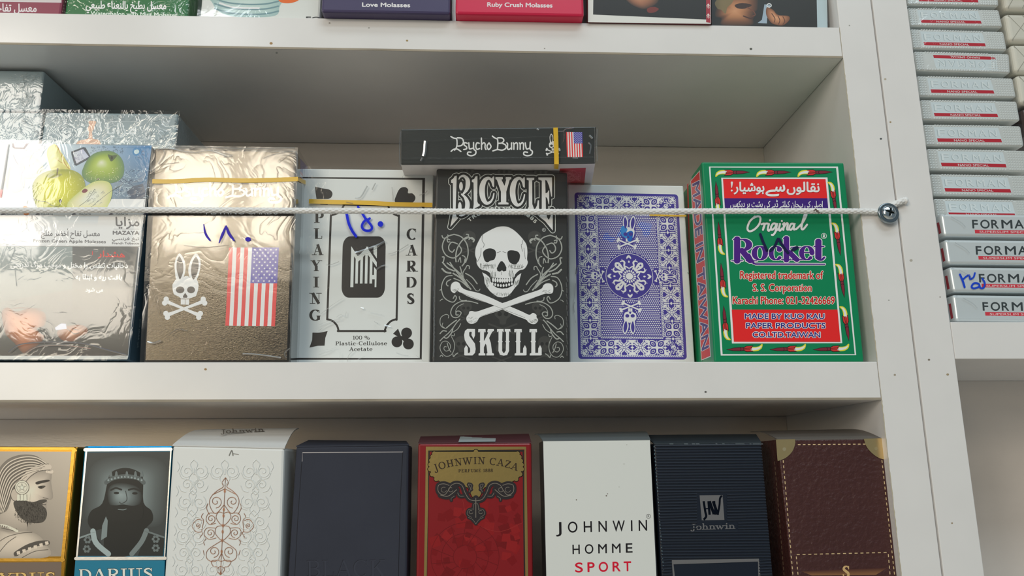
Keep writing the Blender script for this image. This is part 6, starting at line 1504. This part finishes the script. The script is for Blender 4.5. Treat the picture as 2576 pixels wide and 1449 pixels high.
for pts, w in (([(545, 765), (560, 860), (568, 905), (545, 935)], 20), ([(590, 765), (600, 890)], 22), ([(560, 835), (600, 832)], 10), ([(598, 765), (640, 885)], 26), ([(632, 765), (672, 885)], 26), ([(665, 885), (685, 885)], 12), ([(645, 765), (650, 890)], 14), ([(675, 885), (690, 800), (695, 740), (712, 715)], 18)): a.S(K(20, 26, 38), pts, w, smooth=len(pts) > 2, cap=False)
a.F_(SI, 'Johnwin', (432, 1028), (836, 1018), 54, T=.22, t=.08)
a.S(SI, [(285, 1600), (262, 1322), (1046, 1304), (1062, 1600)], 26, smooth=False)
a.build('silver_emblem', INKF, r)
a = Art(pl, 0.0001); a.crop(*Zc)
for i in range(34): a.S(K(120, 150, 160), [(92 + i * 2.6, 262 + i * 34), (93 + i * 2.6, 272 + i * 34)], 4, smooth=False)
for i in range(16): x = random.uniform(110, 1060); a.S(K(120, 130, 135), [(x, 243), (x + random.uniform(8, 40), 243)], 4, smooth=False)
a.build('edge_wear', INKM, r)
# -- brown leather look box
LE = mat('leather_print_card', K(64, 35, 33), rough=0.38, spec=0.5, bump=(420, 0.8, 1.0, (1, 1, 1)), var=0.1)
r, pl, c = perfume('maroon leather look perfume box with gold corners and stitching, beside the side panel', (1956, 1106), (2223, 1103), 1992, 2258, LE, depth=.095, lid=((1888, 1086), (2150, 1080)), lidm=mat('grey_lid_card', K(92, 87, 82), rough=0.5), curve=.004, bev=0.0006); a = Art(pl); a.crop(*Oc)
ST = K(196, 172, 130)
def stitch(p, q, n):
    for i in range(n):
        a.S(ST, [lerp(p, q, (i + .2) / n), lerp(p, q, (i + .72) / n)], 6.5, smooth=False, cap=False)
stitch((385, 428), (930, 424), 14); stitch((278, 540), (355, 1449), 22); stitch((1045, 540), (1145, 1449), 22); stitch((375, 1283), (1095, 1266), 16); stitch((380, 1290), (395, 1449), 4); stitch((1095, 1270), (1110, 1449), 4)
a.L = 2; a.GQ([(410, 1410), (1090, 1385), (1000, 1440), (500, 1445)], [K(70, 40, 36), K(70, 40, 36), K(130, 92, 60), K(130, 92, 60)]); a.L = 3; a.F_(K(190, 158, 110), 'S', (735, 1462), (800, 1462), 92, T=.22, t=.06)
a.build('printed_front', INK, r)
CG = K(196, 172, 124)
a = Art(pl, 0.0002); a.crop(*Oc); a.P(CG, catmull([(370, 385), (372, 420), (350, 480), (300, 530), (240, 555)], 4) + [(235, 552), (222, 388)]); a.L = 2; a.E(K(215, 195, 155), 288, 463, 14); a.build('gold_corner', INKF, r)
a = Art(pl, 0.0002); a.crop(*Oc); a.P(CG, catmull([(905, 382), (925, 440), (965, 490), (1020, 530), (1072, 545)], 4) + [(1058, 378)]); a.L = 2; a.E(K(205, 185, 140), 1000, 458, 13); a.build('gold_corner', INKF, r)
a = Art(sideplane(c, 'L')); a.crop(*Oc); 
for i in range(22): a.S(K(120, 100, 80), [(212 + i * 3.4, 560 + i * 41), (214 + i * 3.4, 582 + i * 41)], 5, smooth=False)
a.build('printed_side', INK, r)

# ================================================================= RIGHT UNIT: cigarette packs
FO = mat('silver_foil_pack', K(206, 208, 205), rough=0.3, metal=0.3, bump=(300, 0.25, 0.15, (1, 1, 1)))
RB = K(172, 34, 48)
rows = [((2283, -35), (2510, -30), (2514, 15), (2283, 11)), ((2283, 19), (2514, 24), (2524, 68), (2290, 65)), ((2290, 72), (2526, 79), (2535, 126), (2297, 122)), ((2299, 128), (2540, 135), (2543, 184), (2306, 177)),
        ((2307, 190), (2549, 196), (2558, 245), (2314, 242)), ((2315, 250), (2559, 254), (2568, 304), (2322, 301)), ((2323, 312), (2569, 316), (2578, 368), (2330, 366)), ((2332, 373), (2582, 378), (2590, 432), (2339, 427)),
        ((2340, 437), (2594, 441), (2603, 495), (2348, 491)), ((2349, 499), (2606, 503), (2614, 556), (2358, 552))]
YP = 0.045
ords = ['topmost of its stack, cut by the frame', 'second from the top of its stack', 'third from the top of its stack', 'lying upside down, fourth in its stack', 'fifth from the top of its stack', 'sixth from the top of its stack', 'seventh from the top of its stack', 'eighth from the top of its stack', 'ninth from the top of its stack', 'lowest, half hidden by slim packs']
def pack_art(a, TL, TR, BR, BL_, flip=False):
    f0 = lambda u, v: lerp(lerp(TL, TR, u), lerp(BL_, BR, u), v)
    f = (lambda u, v: f0(1 - u, 1 - v)) if False else f0
    if flip: f = lambda u, v: f0(1 - u - .03, 1 - v)
    a.M = f; a.L = 1
    a.P(K(192, 202, 206), [(.10, .12), (.76, .12), (.78, .80), (.11, .80)])
    a.L = 2; a.P(RB, [(.12, .66), (.77, .66), (.775, .82), (.125, .82)])
    a.L = 3
    a.T(K(226, 215, 215), 'NANO SPECIAL', (.29, .795), (.60, .795), .10, up=(0, -.10))
    n = 6
    for i, ch in enumerate('FORMAN'):
        u = .13 + i * .105; M = a.M
        w = .075
        a.T(K(160, 172, 176), ch, (u, .56), (u + w, .56), .32, up=(0, -.32), bold=.0012)  # darker letter copy paints the shade of the engraved name
        a.L = 4; a.T(K(205, 212, 214), ch, (u + .006, .545), (u + w + .006, .545), .32, up=(0, -.32)); a.L = 3
    return f0
def bumps(a, f, col):
    a.M = f; a.L = 1
    def cell(u, v, w=.010, h=.04):
        a._add([(u - w, v - h), (u + w, v - h), (u + w, v + h), (u - w, v + h), (u, v)], [[0, 1, 4], [1, 2, 4], [2, 3, 4], [3, 0, 4]], col, [0, 0, 0, 0, 0.00011])
    for j in range(8):
        v = .08 + j * .118
        for i in range(7): cell(.81 + i * .026, v)
        for i in range(3): cell(.02 + i * .028, v)
    for i in range(24):
        cell(.12 + i * .028, .06); cell(.12 + i * .028, .92)
for i, (TL, TR, BR, BLq) in enumerate(rows):
    r, pl, c = carton('cigarette_pack', 'silver cigarette pack with red bar, %s' % ords[i], 'cigarette pack', TL, TR, BR, BLq, YP, .16, FO, None, 'silver packs stacked on their sides', 0.0012, part='pack', seg=3)
    a = Art(pl); f0 = pack_art(a, TL, TR, BR, BLq, i == 3); a.build('printed_front', INK, r)
    a = Art(pl); bumps(a, f0, K(188, 194, 196)); o = a.build('embossing', FO, r)
    wrap(r, c, .16, FILMC, 0.0005, n=4)
SS = mat('pale_silver_pack', K(202, 208, 210), rough=0.35, metal=0.3)
srows = [(2367, 537, 2376, 594, 2452), (2377, 602, 2386, 664, 2461), (2388, 671, 2399, 734, 2469), (2397, 741, 2406, 808, 2478)]
so_ = ['topmost', 'second', 'third down', 'lowest']
for i, (x0, y0, x1, y1, tx) in enumerate(srows):
    TL = (x0, y0); TR = (2700, y0 + 4); BR = (2712, y1 + 3); BLq = (x1, y1)
    r, pl, c = carton('cigarette_pack', 'slim pale pack with dark lettering%s, %s of the four slim ones' % (' and blue ink' if i == 2 else '', so_[i]), 'cigarette pack', TL, TR, BR, BLq, 0.008, .03 if i == 0 else .19, SS, None, 'slim pale packs', 0.0014, part='pack', seg=4)
    a = Art(pl); a.px(); a.L = 1
    h = 21; W6 = 130 * (1 + .02 * i); by = y0 + 37 + i
    xs = [0, 20, 47, 72, 104, 133]; ws = [13, 22, 17, 26, 22, 20]
    for ch, xo, w in zip('FORMAN', xs, ws): a.T(K(52, 58, 60), ch, (tx - 5 + xo * 1.02, by), (tx - 5 + (xo + w) * 1.02, by + .3), h, bold=.6, up=(-3, -h) if False else (-1.5, -h))
    a.P(K(196, 52, 66), [(tx, by + 4), (tx + 170, by + 6), (tx + 171, by + 15), (tx + 1, by + 13)]); a.L = 2
    a.T(K(228, 205, 205), 'SUPERSLIM SPECIAL', (tx + 12, by + 11.5), (tx + 145, by + 13), 5.4)
    a.build('printed_front', INK, r)
    s = Art(sideplane(c, 'L')); s.P(K(150, 30, 44), [(x0 - 11, y0 + 24), (x0 - 5, y0 + 22), (x0 + 1, y1 - 8), (x0 - 5, y1 - 5)]); s.build('printed_side', INK, r)
    if i == 2:
        a = Art(pl, 0.0003); a.crop(2300, 620, 4.261); B3 = K(12, 62, 190)
        a.S(B3, [(490, 300), (520, 370), (540, 435)], 22); a.S(B3, [(520, 355), (560, 320), (590, 310), (600, 350), (635, 330), (650, 285)], 18); a.S(B3, [(730, 345), (755, 390), (745, 440), (710, 445), (690, 400), (640, 395), (615, 430), (640, 450), (700, 430)], 20)
        a.build('handwritten_price', MARK, r, 'blue handwritten price')
    creases(pl, r, [([(x0 + 25, y0 + 8), (x0 + 50, y0 + 22), (x0 + 62, y0 + 34)], 1.6), ([(x0 + 2, y0 + 6), (x0 + 12, y0 + 2)], 2.5)], 0.0005, None)
    wrap(r, c, .03 if i == 0 else .19, FILMS, 0.0004, n=4)
# cream boxes with quilted pattern
CRM = mat('cream_pack', K(196, 192, 180), rough=0.35, spec=0.6)
q_ = [((2515, -62), (2700, -58), (2710, 26), (2530, 24)), ((2527, 33), (2710, 36), (2716, 108), (2540, 105)), ((2542, 110), (2720, 113), (2726, 186), (2554, 183)), ((2556, 187), (2730, 190), (2738, 268), (2568, 262))]
qo = ['topmost', 'second', 'third', 'lowest']
for i, (TL, TR, BR, BLq) in enumerate(q_):
    r, pl, c = carton('cigarette_pack', 'cream quilted pack at the right edge, %s of its stack' % qo[i], 'cigarette pack', TL, TR, BR, BLq, 0.06, .12, CRM, None, 'cream quilted packs', 0.0026, part='pack', seg=5)
    a = Art(pl); a.M = lambda u, v, q=(TL, TR, BR, BLq): lerp(lerp(q[0], q[1], u), lerp(q[3], q[2], u), v)
    for k in range(6):
        a.S(K(150, 146, 134), [(.04 + k * .2, .06), (.04 + k * .2 + .3, .94)], .02 if False else .012, smooth=False, cap=False); a.S(K(150, 146, 134), [(.04 + k * .2, .94), (.04 + k * .2 + .3, .06)], .012, smooth=False, cap=False)
    a.L = 2; a.E(K(60, 60, 62), .42, .2, .07, .16)
    a.build('quilted_print', INK, r); wrap(r, c, .12, FILMC, 0.0006, n=4)
r, pl, c = carton('cigarette_pack', 'dark patterned pack under the cream ones at the right edge', 'cigarette pack', (2572, 272), (2740, 276), (2748, 340), (2582, 335), 0.06, .12, mat('dark_pack', K(70, 60, 58), rough=0.4), None, None, 0.002, part='pack')
a = Art(pl); a.px(); a.ring(K(170, 160, 150), 2600, 300, 22, 22, 3); a.build('printed_front', INK, r)
